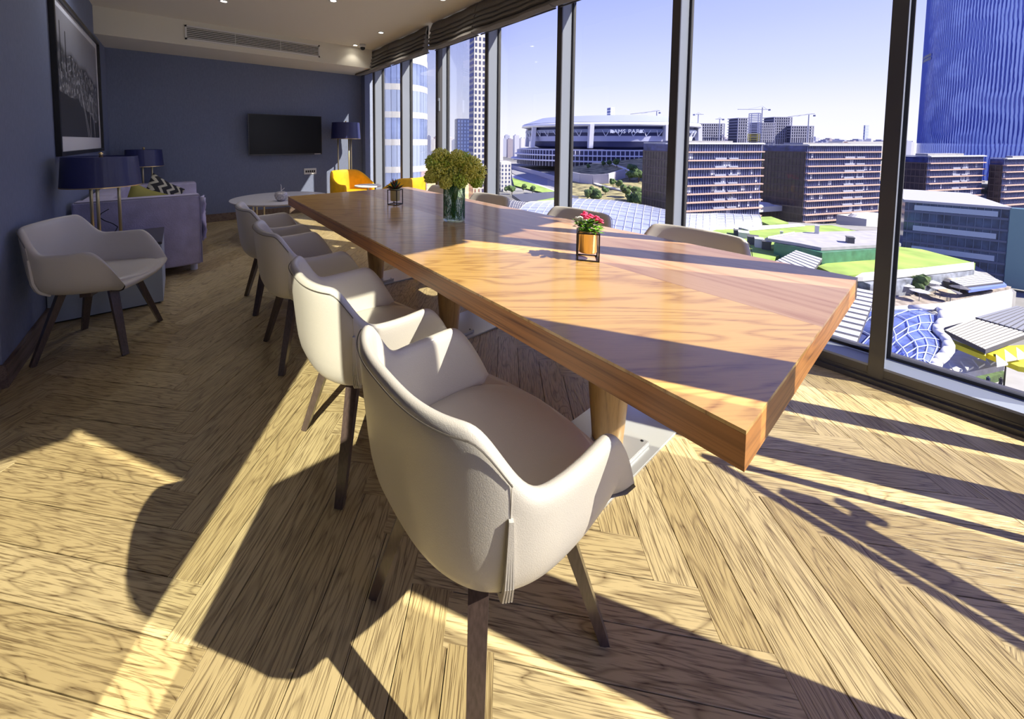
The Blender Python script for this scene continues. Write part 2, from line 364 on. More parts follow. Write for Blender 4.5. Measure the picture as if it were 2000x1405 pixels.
for x, y, t_ in DL:
    t = thing('downlight', 'round recessed '+t_, 'ceiling light', (x, y, ZC), group='recessed ceiling spots')
    MB().lathe([(.030, -.001), (.046, -.001), (.048, -.006), (.034, -.008), (.030, -.001)], n=24).obj('trim_ring', white, t, smooth=True)
    MB().lathe([(0, -.003), (.031, -.003), (.031, -.001)], n=24).obj('lens', lampglow, t)
    lamp('downlight_and_fill_lamp', 'SPOT', 12 if y < 5.9 else 2, (1, .92, .80), loc=(x, y, ZC-.02), d=(0, 0, -1), spot_size=math.radians(110), spot_blend=.6, shadow_soft_size=.03)
for x, y in ((-.3, 4.6),):
    lamp('downlight_and_fill_lamp', 'SPOT', 12, (.90, .93, 1.0), loc=(x, y, ZC-.02), d=(0, 0, -1), spot_size=math.radians(165), spot_blend=.8, shadow_soft_size=.04)  # added fill spot without a fixture, brightens the sofa side
t = thing('dome_camera', 'white dome security camera with black eye on the ceiling by the blinds', 'security camera', (2.52, 5.90, ZC))
MB().lathe([(0, 0), (.052, 0), (.054, -.035), (.050, -.05), (0, -.052)], n=24).obj('housing', white, t, smooth=True)
MB().lathe([(.040, -.05), (.038, -.072), (.026, -.09), (0, -.098)], n=24).obj('dome', blackm, t, smooth=True)
# ------------------------------------------------------------------ roman blinds
def blind(y0, y1, label, drop=.365, tilt=0.0):
    t = thing('roman_blind', label, 'blind', (2.85, 0, 0), group='roman blinds along the window wall')
    n = 5; zt = ZC-.005; zb = ZC-drop
    def fold(name, z0, z1, out, dz=0.0, dy=0.0):
        m = MB(); K = 14; P = []
        for i in range(K+1):
            f = i/K; y = y0+dy+(y1-y0-2*dy)*f; sag = -.012*math.sin(PI*f)+.004*math.sin(f*17+z0*9)
            P.append((y, sag))
        prof = [(0, z1+(.012 if name == 'headcloth' else 0)), (-out*.35, z1-.01), (-out, z0+.022), (-out*1.05, z0+.006), (-out*.6, z0-.006), (0.0, z0+.004)]
        R = [[m.b.verts.new((px, y, pz+sg)) for px, pz in prof] for y, sg in P]
        for A, B in zip(R, R[1:]):
            for i in range(len(prof)): m.b.faces.new((A[i], A[(i+1) % 6], B[(i+1) % 6], B[i]))
        m.b.faces.new(R[0]); m.b.faces.new(R[-1][::-1])
        o = m.obj(name, blindm, t); autosmooth(o, 50)
    fold('headcloth', zt-.17, zt, .035)
    hs = [zt-.12, zt-.185, zt-.24, zt-.295, zb]
    for i, z in enumerate(hs): fold('fold', z, z+.095 if i else z+.12, .055+.012*i, dy=.004*(i % 2))
    MB().cyl((.02, y0+.02, zb), (.02, y1-.02, zb), .008, n=8).obj('bottom_bar', alum, t)
blind(5.55, 6.80, 'folded taupe roman blind at the far end beside the ceiling drop')
blind(4.40, 5.54, 'folded taupe roman blind over the second far window, left of the gap')
blind(3.34, 4.28, 'folded taupe roman blind right of the gap above the open window')
blind(2.235, 3.33, 'folded taupe roman blind nearly above the flower vase window')
blind(.95, 2.225, 'folded taupe roman blind nearest the viewer, cut by the photo top edge')
# ------------------------------------------------------------------ table
TX0, TX1, TY0, TY1, TT, TZ = .811, 2.100, .199, 3.664, .0785, .780
t = thing('dining_table', 'long walnut conference table with thick top and cone legs', 'table', ((TX0+TX1)/2, (TY0+TY1)/2, 0))
tw, tl = (TX1-TX0)/2, (TY1-TY0)/2
def toppart(name, x0, x1, y0, y1, m):
    b = MB().box(x0, x1, y0, y1, TZ-.008, TZ); return b.obj(name, m, t)
MB().box(-tw, tw, -tl, tl, TZ-TT, TZ-.0085).obj('table_edge', tabE, t)
toppart('veneer_panel', -tw, -.004, -tl, .09, tabL); toppart('veneer_panel', -tw, -.004, .0905, tl, tabL)
toppart('veneer_panel', -.0035, tw, -tl, .09, tabR); toppart('veneer_panel', -.0035, tw, .0905, tl, tabR)
for k, (yy) in enumerate((.83, 1.985, 3.14)):
    y = yy-(TY0+TY1)/2; z0 = .028
    for xo in (-.0,):
        lg = MB().lathe([(0, z0), (.062, z0), (.088, .35), (.112, .62), (.116, TZ-TT), (0, TZ-TT)], c=(xo, y, 0), n=32)
        o = lg.obj('leg', legw, t); autosmooth(o, 50)
    p = MB().box(-.375, .320, y-.155, y+.16, .0, .010, bev=.002).obj('base_plate', steel, t)
    p2 = MB().box(-.12, .12, y-.12, y+.12, .010, .028, bev=.002).obj('foot_plate', steel, t)
    for sx in (-.10, .10):
        for sy in (-.10, .10): MB().cyl((sx, y+sy, .028), (sx, y+sy, .0295), .006, n=8).obj('screw', blackm, p2)
# ------------------------------------------------------------------ bucket chairs
def lerp(a, b, f): return a+(b-a)*f
def sstep(f): f = max(0, min(1, f)); return f*f*(3-2*f)
def rim(psi):             # rim height from the angle round the back (0 = back middle)
    a = abs(psi)
    return lerp(.800, .655, sstep((a-40)/34)) if a < 90 else .655
def outline(s):           # s in -1..1 round the shell, gives x (front +), y, height of the rim
    a = abs(s); sg = 1 if s > 0 else -1
    if a < .62:           # back part
        psi = a/.62*90; p = math.radians(psi)
        n = 2/2.7
        x = -.298*abs(math.cos(p))**n+.0; y = .308*abs(math.sin(p))**n
        z = rim(psi)
    else:
        f = (a-.62)/.38
        x = f*.262; y = .308-.034*f*f
        z = .655+.006*math.sin(f*PI)
        if f > .42: z = lerp(z, .452, ((f-.42)/.58)**1.55)
    return x, y*sg, z
ZB = .375
def profile(s):           # (share of the outline radius, height) from the bottom centre up to the rim
    x, y, z = outline(s); ln = max(0, (z-.652)/.133)
    T = [(.0, .375, 0), (.42, .377, .02), (.64, .388, .12), (.79, .410, .30), (.885, .446, .50), (.94, .495, .70), (.965+.01*ln, lerp(.5, z, .40), .85), (.985+.025*ln, lerp(.5, z, .78), .95)]
    return [(q, min(h, lerp(ZB, z, f)) if f < .7 else (lerp(ZB, z, f) if z < .56 else h)) for q, h, f in T]
def outer(s, zz):
    x, y, z = outline(s); P = profile(s)+[(1.0+.03*max(0, (z-.652)/.133), z)]
    for (q0, h0), (q1, h1) in zip(P, P[1:]):
        if h0 <= zz <= h1: q = lerp(q0, q1, (zz-h0)/max(1e-5, h1-h0)); break
    else: q = P[-1][0]
    return Vector((x*q, y*q, zz))
def make_shell(name_parent):
    m = MB(); NS = 60; rows = []
    for i in range(NS+1):
        s = -1+2*i/NS; x, y, z = outline(s); ln = max(0, (z-.652)/.133)
        col = [Vector((x*q, y*q, h)) for q, h in profile(s)]
        x *= 1+.03*ln; y *= 1+.03*ln
        L = math.hypot(x, y); ux, uy = x/L, y/L; th = .040
        col.append(Vector((x-ux*.003, y-uy*.003, z-.010))); col.append(Vector((x-ux*.012, y-uy*.012, z+.001))); col.append(Vector((x-ux*.027, y-uy*.027, z+.001)))
        col.append(Vector((x-ux*th, y-uy*th, z-.014)))
        zi = min(z-.02, .44)
        for q, f in ((.975, .35), (.945, .7), (.90, 1.0)):
            col.append(Vector(((x-ux*th)*q, (y-uy*th)*q, lerp(z-.014, zi, f))))
        rows.append([m.b.verts.new(v) for v in col])
    for A, B in zip(rows, rows[1:]):
        for k in range(len(A)-1): m.b.faces.new((A[k], A[k+1], B[k+1], B[k]))
    m.b.faces.new(rows[0]) if False else None
    bmesh.ops.remove_doubles(m.b, verts=m.b.verts, dist=.0004)
    return m
def make_front(m=None):
    m = MB(); K = 16; R = []
    for i in range(K+1):
        f = -1+2*i/K; y = .272*f; x = .262+.046*(1-f*f)
        R.append([m.b.verts.new(v) for v in ((.0, 0, .3752), (x*.5, y*.55, .379), (x*.78, y*.80, .392), (x*.94, y*.95, .415), (x, y, .438), (x-.006, y*.985, .450), (x-.03, y*.95, .455), (x-.15, y*.85, .445))])
    for A, B in zip(R, R[1:]):
        for k in range(7): m.b.faces.new((A[k], A[k+1], B[k+1], B[k]))
    bmesh.ops.remove_doubles(m.b, verts=m.b.verts, dist=.0004)
    return m
def make_seat():
    m = MB(); NR = 40; cols = []
    def plan(a):
        ca, sa = math.cos(a), math.sin(a)
        n = 2/2.7
        x = (abs(ca)**n)*(1 if ca > 0 else -1); y = (abs(sa)**n)*(1 if sa > 0 else -1)
        x = x*.300 if x > 0 else x*.243
        return x, y*(.250 if x < 0 else .250+.010*min(1, x/.15))
    prof = [(.98, .430), (1.0, .444), (.985, .458), (.94, .466), (.8, .470), (.55, .467), (.3, .464)]
    for q, z in prof:
        cols.append([m.b.verts.new((plan(2*PI*i/NR)[0]*q+.0, plan(2*PI*i/NR)[1]*q, z)) for i in range(NR)])
    for A, B in zip(cols, cols[1:]):
        for i in range(NR): m.b.faces.new((A[i], A[(i+1) % NR], B[(i+1) % NR], B[i]))
    m.b.faces.new(cols[-1]); m.b.faces.new(cols[0][::-1]); return m
def make_chair():
    t = thing('bucket_chair', '', 'chair')
    sh = make_shell(t).obj('shell', leather, t, smooth=True); subsurf(sh, 1)
    fr = make_front().obj('seat_apron', leather, t, smooth=True)
    se = make_seat().obj('seat', leather, t, smooth=True)
    # piping that follows the back rim
    m = MB(); P = []
    for i in range(41):
        q_ = -.405+.81*i/40; v = outer(q_, outline(q_)[2]-.016); L = math.hypot(v.x, v.y); P.append(Vector((v.x+v.x/L*.001, v.y+v.y/L*.001, v.z)))
    for a, b in zip(P, P[1:]): m.cyl(a, b, .0017, n=5, caps=False)
    m.obj('piping', darkseam, t)
    for sg in (-1, 1):     # pleated split seam at each back corner
        s0 = sg*.405; m = MB()
        for q in range(4):
            ds = (q-1.5)*.011; pts = []
            for k in range(11):
                f = k/10; zz = lerp(.632, .400, f); v = outer(s0+ds*(.25+.75*f), zz); L = math.hypot(v.x, v.y)
                o_ = .001+.006*math.sin(min(1, f*1.15)*PI/2)
                pts.append(Vector((v.x+v.x/L*o_, v.y+v.y/L*o_, zz)))
            nx = Vector((pts[4].x, pts[4].y, 0)).normalized()
            for a, b in zip(pts, pts[1:]): m.bar(a, b, .0032, .012, up=nx)
        m.obj('pleat', leather, t)
        m = MB(); P = [outer(s0, lerp(outline(s0)[2]-.012, .632, k/5)) for k in range(6)]
        for a, b in zip(P, P[1:]): m.cyl(a*1.001, b*1.001, .0009, n=5)
        m.obj('stitched_seam', seam, t)
    for sx in (-1, 1):
        for sy in (-1, 1):
            MB().bar((sx*.125, sy*.125, .392), (sx*.222, sy*.222, 0), .046, .036, .031, .024, up=(sx, sy, 0)).obj('leg', legm, t)
            b = t.children[-1]; bevel(b, .006, 2)
    MB().box(-.15, .15, -.028, .028, .352, .378).box(-.028, .028, -.15, .15, .352, .378).obj('under_frame', legm, t)
    return t
chair = make_chair()
L_ = 'greige leather bucket chair '
near = [(.636, .705, 0, 'nearest the viewer, with a pleated split seam facing the camera'),
        (.645, 1.455, 0, 'second on the left table side, thin shadow across its back'),
        (.645, 2.37, 0, 'third along the left table side, in shade'),
        (.645, 3.24, 0, 'farthest on the left table side, beside the low white table')]
far = [(2.12, .85, PI, 'on the window side by the near end of the table'),
       (2.12, 1.60, PI, 'on the window side behind the pink flowers'),
       (2.12, 2.56, PI, 'on the window side just right of the tall vase'),
       (2.12, 3.32, PI, 'on the window side behind the tall vase')]
first = True
for x, y, a, l in near+far:
    c = chair if first else copy_tree(chair)
    first = False; c.location = (x, y, 0); c.rotation_euler.z = a; c['label'] = L_+l
    c['group'] = 'bucket chairs round the table'
c = copy_tree(chair); c.location = (-.43, 3.20, 0); c.rotation_euler.z = math.atan2(-.345, .935); c['label'] = L_+'standing alone by the left wall in front of the side box'; c['group'] = 'bucket chairs round the table'
# ------------------------------------------------------------------ side box, lamps
t = thing('side_box', 'pale blue grey cube side table with dark top by the sofa', 'side table', (-.455, 4.0, 0))
MB().box(-.32, .32, -.305, .305, .012, .475, bev=.004).obj('body', mat('pale_blue_laminate', (.42, .49, .58), .4), t)
MB().box(-.325, .325, -.31, .31, .475, .497, bev=.003).obj('top', mat('dark_slate_top', (.065, .065, .08), .3), t)
MB().box(-.30, .30, -.285, .285, 0, .012).obj('plinth', blackm, t)
def table_lamp(name, label, x, y, z, r, h, top, poles, pr, hz=0, cat='lamp', boxbase=True):
    t = thing(name, label, cat, (x, y, z), group=None)
    MB().lathe([(0, 0), (poles+.03, 0), (poles+.03, .012), (0, .014)], n=28).obj('base', gold, t, smooth=False)
    zs = top-z-h
    for k in range(3):
        a = 2*PI*k/3+.35+hz; px, py = poles*math.cos(a), poles*math.sin(a)
        MB().cyl((px, py, .012), (px, py, zs+h-.02), pr, n=12).obj('pole', goldp, t, smooth=True)
    R0, R1 = r, r*.93
    o = MB().lathe([(R0, zs), (R1, zs+h), (R1-.004, zs+h), (R0-.004, zs), (R0, zs)], n=48).obj('lamp_shade', navy, t, smooth=False); autosmooth(o, 50)
    m = MB().lathe([(R0+.0008, zs-.001), (R0+.0008, zs+.006), (R0-.005, zs+.006), (R0-.005, zs-.001), (R0+.0008, zs-.001)], n=48); m.obj('shade_trim', gold, o)
    MB().lathe([(0, zs+h-.012), (R1-.004, zs+h-.012), (R1-.004, zs+h-.009), (0, zs+h-.009)], n=48).obj('diffuser', navy, o)
    MB().lathe([(0, zs+h-.01), (.014, zs+h-.01), (.010, zs+h+.012), (.016, zs+h+.024), (0, zs+h+.034)], n=16).obj('finial', gold, t, smooth=True)
    return t
BIGLAMP = table_lamp('table_lamp', 'large navy shaded lamp on three brass rods on the side box', -.50, 4.0, .497, .243, .235, 1.172, .10, .011)
table_lamp('table_lamp', 'smaller looking navy shaded lamp behind the sofa near the back wall', -.39, 6.62, .497, .215, .23, 1.172, .085, .010)
t = thing('corner_table', 'dark low table mostly hidden behind the sofa, carrying the rear lamp', 'side table', (-.42, 6.62, 0))
MB().box(-.28, .28, -.28, .28, .475, .497, bev=.003).obj('top', mat('dark_slate_top', (.065, .065, .08), .3), t)
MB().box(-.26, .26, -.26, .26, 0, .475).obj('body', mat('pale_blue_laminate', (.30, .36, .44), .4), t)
table_lamp('floor_lamp', 'tall floor lamp with navy drum shade on three brass rods', 2.47, 6.58, 0, .262, .295, 1.632, .14, .013, hz=.5)
# lamp cord behind the poles
cu = MB(); P = [Vector((-.50+.06*math.sin(k*.9), 4.18+.012*k, .50+.03*k)) for k in range(8)]
for a, b in zip(P, P[1:]): cu.cyl(a, b, .0035, n=6)
oc = cu.obj('cord', blackm, BIGLAMP); oc.location = (.50, -4.0, -.497)
# ------------------------------------------------------------------ picture, tv, sockets
t = thing('framed_picture', 'tall black framed black and white photo of an old harbour on the left wall', 'picture', (XW+.001, 5.20, 1.17))
pw, ph, fwid = 1.04, 1.32, .035
def fr(m, y0, y1, z0, z1, x0=0, x1=.035): m.box(x0, x1, y0, y1, z0, z1)
for a in ((-pw, pw, 0, fwid), (-pw, pw, ph-fwid, ph), (-pw, -pw+fwid, fwid, ph-fwid), (pw-fwid, pw, fwid, ph-fwid)):
    m = MB(); fr(m, *a); m.obj('frame_rail', blackm, t)
MB().box(.002, .010, -pw+fwid, pw-fwid, fwid, ph-fwid).obj('mat_board', mat('white_mat_board', (.62, .62, .68), .7), t)
# the print is flat: dark water, a hill of houses with towers, pale sky, a lattice crane
pr = MB().box(.010, .012, -pw+.13, pw-.13, .16, ph-.10).obj('print', None, t)
m = bpy.data.materials.new('harbour_print'); m.use_nodes = True; q = m.node_tree; b = q.nodes['Principled BSDF']; b.inputs['Roughness'].default_value = .35
tcn = N(q, 'ShaderNodeTexCoord'); sx = N(q, 'ShaderNodeSeparateXYZ'); q.links.new(tcn.outputs['Object'], sx.inputs[0])
nz = N(q, 'ShaderNodeTexNoise', Scale=2.2, Detail=1.0); q.links.new(tcn.outputs['Object'], nz.inputs['Vector'])
slope = N(q, 'ShaderNodeMath', operation='MULTIPLY_ADD'); slope.inputs[1].default_value = .10; q.links.new(sx.outputs['Y'], slope.inputs[0]); q.links.new(sx.outputs['Z'], slope.inputs[2])
a2 = N(q, 'ShaderNodeMath', operation='MULTIPLY_ADD'); a2.inputs[1].default_value = .22; q.links.new(nz.outputs['Fac'], a2.inputs[0]); q.links.new(slope.outputs[0], a2.inputs[2])
rr = N(q, 'ShaderNodeValToRGB'); rr.color_ramp.interpolation = 'LINEAR'
for i, (p_, c_) in enumerate(((.0, .035), (.595, .030), (.60, .0), (.985, .0), (1.0, .0))):
    pass
els = rr.color_ramp.elements; els[0].position = 0; els[0].color = (.05, .05, .06, 1); els[1].position = 1; els[1].color = (.30, .30, .34, 1)
for p_, c_ in ((.56, .04), (.57, .10), (.94, .07), (.955, .16)):
    e = els.new(p_); e.color = (c_, c_, c_*1.1, 1)
q.links.new(a2.outputs[0], rr.inputs[0])
vo = N(q, 'ShaderNodeTexVoronoi', Scale=26.0); q.links.new(tcn.outputs['Object'], vo.inputs['Vector'])
vr = N(q, 'ShaderNodeSeparateColor'); q.links.new(vo.outputs['Color'], vr.inputs[0])
pw_ = N(q, 'ShaderNodeMath', operation='POWER'); pw_.inputs[1].default_value = 3; q.links.new(vr.outputs[0], pw_.inputs[0])
band = N(q, 'ShaderNodeValToRGB'); band.color_ramp.interpolation = 'CONSTANT'; be = band.color_ramp.elements; be[0].position = 0; be[0].color = (0, 0, 0, 1); be[1].position = .57; be[1].color = (1, 1, 1, 1); e = be.new(.94); e.color = (0, 0, 0, 1)
q.links.new(a2.outputs[0], band.inputs[0])
mm = N(q, 'ShaderNodeMath', operation='MULTIPLY'); q.links.new(pw_.outputs[0], mm.inputs[0]); q.links.new(band.outputs[0], mm.inputs[1])
mixp = N(q, 'ShaderNodeMix', data_type='RGBA'); mm2 = N(q, 'ShaderNodeMath', operation='MULTIPLY'); mm2.inputs[1].default_value = .6; q.links.new(mm.outputs[0], mm2.inputs[0]); q.links.new(mm2.outputs[0], mixp.inputs['Factor'])
q.links.new(rr.outputs[0], mixp.inputs['A']); mixp.inputs['B'].default_value = (.75, .75, .8, 1); q.links.new(mixp.outputs['Result'], b.inputs['Base Color'])
pr.data.materials.append(m)
gm = mat('print_light_grey', (.42, .42, .47), .5); dm = mat('print_dark', (.02, .02, .025), .5)
m = MB()
for (y, z, h) in ((-.78, .70, .42), (-.60, .72, .35), (-.40, .70, .20)): m.box(.012, .0125, y-.012, y+.012, z, z+h).quad
m.obj('tower_print', dm, t)
m = MB()
for (y0, z0, y1, z1) in ((.25, .16, -.10, .72), (.33, .16, -.02, .62), (.38, .16, .38, .62), (.62, .16, .52, .60), (.38, .60, .52, .60), (.38, .42, .56, .42)):
    m.bar((.0125, y0, z0), (.0125, y1, z1), .012, .0008, up=(1, 0, 0))
m.obj('lattice_print', gm, t)
t = thing('television', 'wide black flat television on the back wall', 'television', (1.52, YB-.10, 1.40))
bx = MB().box(-.595, .595, -.02, .02, -.345, .345, bev=.004).obj('body', mat('tv_bezel', (.05, .05, .055), .3, metal=.3), t)
MB().box(-.583, .583, -.0225, -.0195, -.325, .335).obj('screen', mat('tv_screen', (.004, .004, .006), .25, spec=.25), t)
MB().box(.46, .57, -.0225, -.0195, -.341, -.331).obj('maker_mark', mat('silver_mark', (.6, .6, .6), .3), t)
MB().box(-.2, .2, .02, .095, -.2, .2).obj('wall_bracket', blackm, t)
t = thing('socket_strip', 'white wall socket plate with black outlets under the television', 'socket', (1.93, YB-.001, .745))
MB().box(-.11, .11, -.012, 0, -.055, .055, bev=.004).obj('plate', white, t)
for k in range(5): MB().box(-.085+k*.036, -.058+k*.036, -.0135, -.010, -.022, .018).obj('outlet', blackm, t)
# ------------------------------------------------------------------ sofa with cushions
t = thing('sofa', 'lilac grey velvet sofa against the left wall', 'sofa', (XW+.03, 5.35, 0))
def soft(m, w=.03): o = m.obj; return m
def cushion(name, x0, x1, y0, y1, z0, z1, bev=.04, parent=None, m_=sofam):
    o = MB().box(x0, x1, y0, y1, z0, z1).obj(name, m_, parent); b = bevel(o, bev, 4)
    for p in o.data.polygons: p.use_smooth = True
    return o
cushion('arm', .0, .905, -.97, -.77, .075, .765, .025, t); cushion('arm', .0, .93, .77, .97, .075, .725, .025, t)
cushion('backrest', .0, .22, -.77, .77, .075, .745, .03, t)
cushion('seat_base', .20, .88, -.77, .77, .075, .30, .02, t)
cushion('seat_cushion', .20, .92, -.765, -.005, .30, .46, .05, t); cushion('seat_cushion', .20, .92, .005, .765, .30, .46, .05, t)
for y in (-.97, .97):
    sg = 1 if y > 0 else -1
    m = MB(); P = [(.905 if sg < 0 else .93, y, .09), (.905 if sg < 0 else .93, y, .70), (.90, y, .765 if sg < 0 else .725), (.02, y, .765 if sg < 0 else .725)]
    for a, b in zip(P, P[1:]): m.cyl(a, b, .006, n=6)
    m.obj('piping', mat('lilac_piping', (.27, .25, .36), .7), t)
for x in (.08, .84):
    for y in (-.86, .86): MB().cyl((x, y, 0), (x, y, .08), .03, n=16).obj('foot', mat('pale_foot', (.7, .7, .74), .4), t)
# throw hanging over the front of the arm
m = MB(); R = []
for i in range(9):
    y = -.78+.05*i/8*6; R.append([m.b.verts.new((.935+.018*math.sin(k*1.3+i)+.012, y, .70-.055*k)) for k in range(9)])
for A, B in zip(R, R[1:]):
    for k in range(8): m.b.faces.new((A[k], A[k+1], B[k+1], B[k]))
o = m.obj('throw_blanket', sofam, smooth=True, label='lilac throw hanging over the front edge of the sofa', cat='blanket', loc=(XW+.03, 5.35, 0)); sd = o.modifiers.new('s', 'SOLIDIFY'); sd.thickness = .012
def pillow(name, label, loc, rot, sc, m_):
    m = MB(); K = 12; R = []
    for side in (1, -1):
        G = []
        for i in range(K+1):
            row = []
            for j in range(K+1):
                u, v = -1+2*i/K, -1+2*j/K
                th = (1-abs(u)**2.6)*(1-abs(v)**2.6); pin = 1-.10*(1-abs(u*v))*(1 if abs(u) > .9 or abs(v) > .9 else .5)
                row.append(m.b.verts.new((u*sc[0]*pin, side*th**.55*sc[2], v*sc[1]*pin)))
            G.append(row)
        for i in range(K):
            for j in range(K): m.b.faces.new((G[i][j], G[i+1][j], G[i+1][j+1], G[i][j+1]))
    bmesh.ops.remove_doubles(m.b, verts=m.b.verts, dist=.001)
    o = m.obj(name, m_, smooth=True, label=label, cat='cushion', loc=loc); o.rotation_euler = rot; return o
zz = bpy.data.materials.new('zigzag_cloth'); zz.use_nodes = True; q = zz.node_tree; b = q.nodes['Principled BSDF']; b.inputs['Roughness'].default_value = .8
tcn = N(q, 'ShaderNodeTexCoord'); sx = N(q, 'ShaderNodeSeparateXYZ'); q.links.new(tcn.outputs['Object'], sx.inputs[0])
z1 = N(q, 'ShaderNodeMath', operation='PINGPONG'); z1.inputs[1].default_value = .05; q.links.new(sx.outputs['Z'], z1.inputs[0])
z2 = N(q, 'ShaderNodeMath', operation='ADD'); q.links.new(z1.outputs[0], z2.inputs[0]); q.links.new(sx.outputs['X'], z2.inputs[1])
z3 = N(q, 'ShaderNodeMath', operation='PINGPONG'); z3.inputs[1].default_value = .045; q.links.new(z2.outputs[0], z3.inputs[0])
z4 = N(q, 'ShaderNodeValToRGB'); z4.color_ramp.interpolation = 'CONSTANT'; z4.color_ramp.elements[0].color = (.01, .01, .015, 1); z4.color_ramp.elements[1].position = .024; z4.color_ramp.elements[1].color = (.42, .40, .33, 1)
q.links.new(z3.outputs[0], z4.inputs[0]); q.links.new(z4.outputs[0], b.inputs['Base Color'])
pillow('cushion', 'olive green velvet cushion leaning on the near sofa arm', (-.30, 4.86, .655), (math.radians(-18), math.radians(28), math.radians(20)), (.17, .17, .08), mat('olive_velvet', (.26, .24, .05), .7, bump=.2))
pillow('cushion', 'black and cream zigzag cushion on the sofa behind the olive one', (-.17, 5.22, .68), (math.radians(-15), math.radians(35), math.radians(25)), (.19, .19, .08), zz)
# ------------------------------------------------------------------ low white table, bowl, book
t = thing('round_coffee_table', 'low oval white topped table on slim rods before the television', 'table', (1.12, 5.42, 0))
MB().lathe([(0, .50), (.60, .50), (.62, .51), (.625, .522), (0, .524)], n=56, sx=1.0, sy=1.0).obj('table_top', mat('white_marble', (.66, .65, .68), .25), t)
for (x, y) in ((-.36, -.05), (-.24, -.10), (-.30, .07)): MB().cyl((x, y, .02), (x, y, .50), .011, n=12).obj('rod', goldp, t)
MB().lathe([(0, .0), (.165, 0), (.17, .008), (.06, .022), (0, .03)], c=(-.30, -.03, 0), n=36).obj('base_disc', mat('dark_steel', (.10, .10, .10), .3, metal=.6), t, smooth=True)
t = thing('apple_ornament', 'round silver speckled apple ornament with a branching stem on the low table', 'ornament', (1.05, 5.12, .524))
MB().lathe([(0, 0), (.035, .0), (.068, .028), (.082, .07), (.072, .108), (.04, .122), (.012, .112), (0, .108)], n=28).obj('body', mat('speckled_silver', (.45, .43, .46), .4, metal=.3, var=.5, vscale=90), t, smooth=True)
m = MB(); m.cyl((0, 0, .10), (.004, 0, .19), .006, .004, n=6).cyl((.002, 0, .13), (.045, .0, .165), .004, n=6).cyl((.004, 0, .19), (-.002, 0, .215), .004, .003, n=6); m.obj('stem', mat('silver_stem', (.75, .75, .78), .3, metal=.5), t)
t = thing('tray', 'small pale tray lying on the low table by the table corner', 'tray', (1.35, 5.22, .524))
MB().box(-.17, .17, -.10, .10, 0, .012, bev=.003).box(-.17, -.16, -.10, .10, 0, .03).box(.16, .17, -.1, .1, 0, .03).obj('tray_body', white, t)
# ------------------------------------------------------------------ mustard armchairs and small table
def armchair(label, x, y, rz):
    t = thing('tub_armchair', label, 'armchair', (x, y, 0), rz, 'mustard tub armchairs by the window')
    m = MB(); R = []; n = 34
    for i in range(n+1):
        a = math.radians(-128+256*i/n); ro = .37; ca, sa = -math.cos(a), math.sin(a)
        h = lerp(.80, .60, sstep((abs(a)-.7)/1.3)); x_, y_ = ro*ca, ro*sa
        R.append([m.b.verts.new((x_*q, y_*q, z)) for q, z in ((.86, .14), (.97, .22), (1.0, .45), (1.0, h-.05), (.97, h-.008), (.93, h), (.88, h-.012), (.85, h-.06), (.82, .45), (.80, .38))])
    for A, B in zip(R, R[1:]):
        for k in range(9): m.b.faces.new((A[k], A[k+1], B[k+1], B[k]))
    m.b.faces.new(R[0]); m.b.faces.new(R[-1][::-1])
    o = m.obj('shell', yellow, t, smooth=True); subsurf(o, 1)
    MB().lathe([(0, .16), (.30, .16), (.325, .20), (.325, .42), (.30, .455), (.2, .46), (0, .46)], c=(.02, 0, 0), n=32).obj('seat', yellow, t, smooth=True)
    for k in range(4):
        a = PI/4+k*PI/2; MB().cyl((.22*math.cos(a), .22*math.sin(a), .17), (.27*math.cos(a), .27*math.sin(a), 0), .016, .011, n=10).obj('leg', legm, t)
armchair('mustard yellow velvet tub armchair in front of the floor lamp', 2.36, 6.00, math.radians(-75))
armchair('mustard yellow velvet tub armchair nearer the window, seen over the table end', 2.58, 4.72, math.radians(105))
t = thing('round_side_table', 'small round white table between the mustard armchairs', 'side table', (2.34, 5.33, 0))
MB().lathe([(0, .60), (.20, .60), (.205, .61), (.20, .62), (0, .62)], n=36).obj('table_top', white, t)
MB().cyl((0, 0, .01), (0, 0, .60), .015, n=14).obj('pole', goldp, t); MB().lathe([(0, 0), (.15, 0), (.15, .012), (0, .016)], n=30).obj('base', goldp, t)
# ------------------------------------------------------------------ table top things
def cube_planter(x, y, label, s, rz, fh):
    t = thing('cube_planter', label, 'flower pot', (x, y, TZ), rz)
    m = MB(); a = s/2; r = .0028; ht = .124
    for i, j in ((-a, -a), (a, -a), (a, a), (-a, a)): m.box(i-r, i+r, j-r, j+r, 0, ht)
    for z in (r, ht-r):
        for c in (-a, a): m.box(-a, a, c-r, c+r, z-r, z+r).box(c-r, c+r, -a, a, z-r, z+r)
    m.obj('wire_frame', blackm, t)
    MB().lathe([(0, .030), (.036, .030), (.039, .034), (.041, .122), (.044, .128), (.040, .128), (.038, .115), (0, .112)], n=32).obj('pot', gold if fh else mat('champagne_pot', (.62, .60, .34), .4, metal=.3), t, smooth=True)
    return t
leafm = mat('fresh_leaf', (.13, .33, .02), .5, var=.35, vscale=60); leafd = mat('dark_leaf', (.03, .10, .03), .5)
def leaf(m, p, d, w, l):
    d = d.normalized(); s = d.cross(Vector((0, 0, 1))); s = s.normalized() if s.length > .01 else Vector((1, 0, 0)); u = s.cross(d)
    P = [p, p+d*l*.4+s*w-u*.0, p+d*l-u*l*.1, p+d*l*.4-s*w]; c = p+d*l*.45-u*w*.25
    V = [m.b.verts.new(v) for v in P]; C = m.b.verts.new(c)
    for i in range(4): m.b.faces.new((V[i], V[(i+1) % 4], C))
P1 = (1.457, .947)
cube_planter(*P1, 'black wire cube with brass pot, holding the pink and white flowers', .087, math.radians(37), 1)
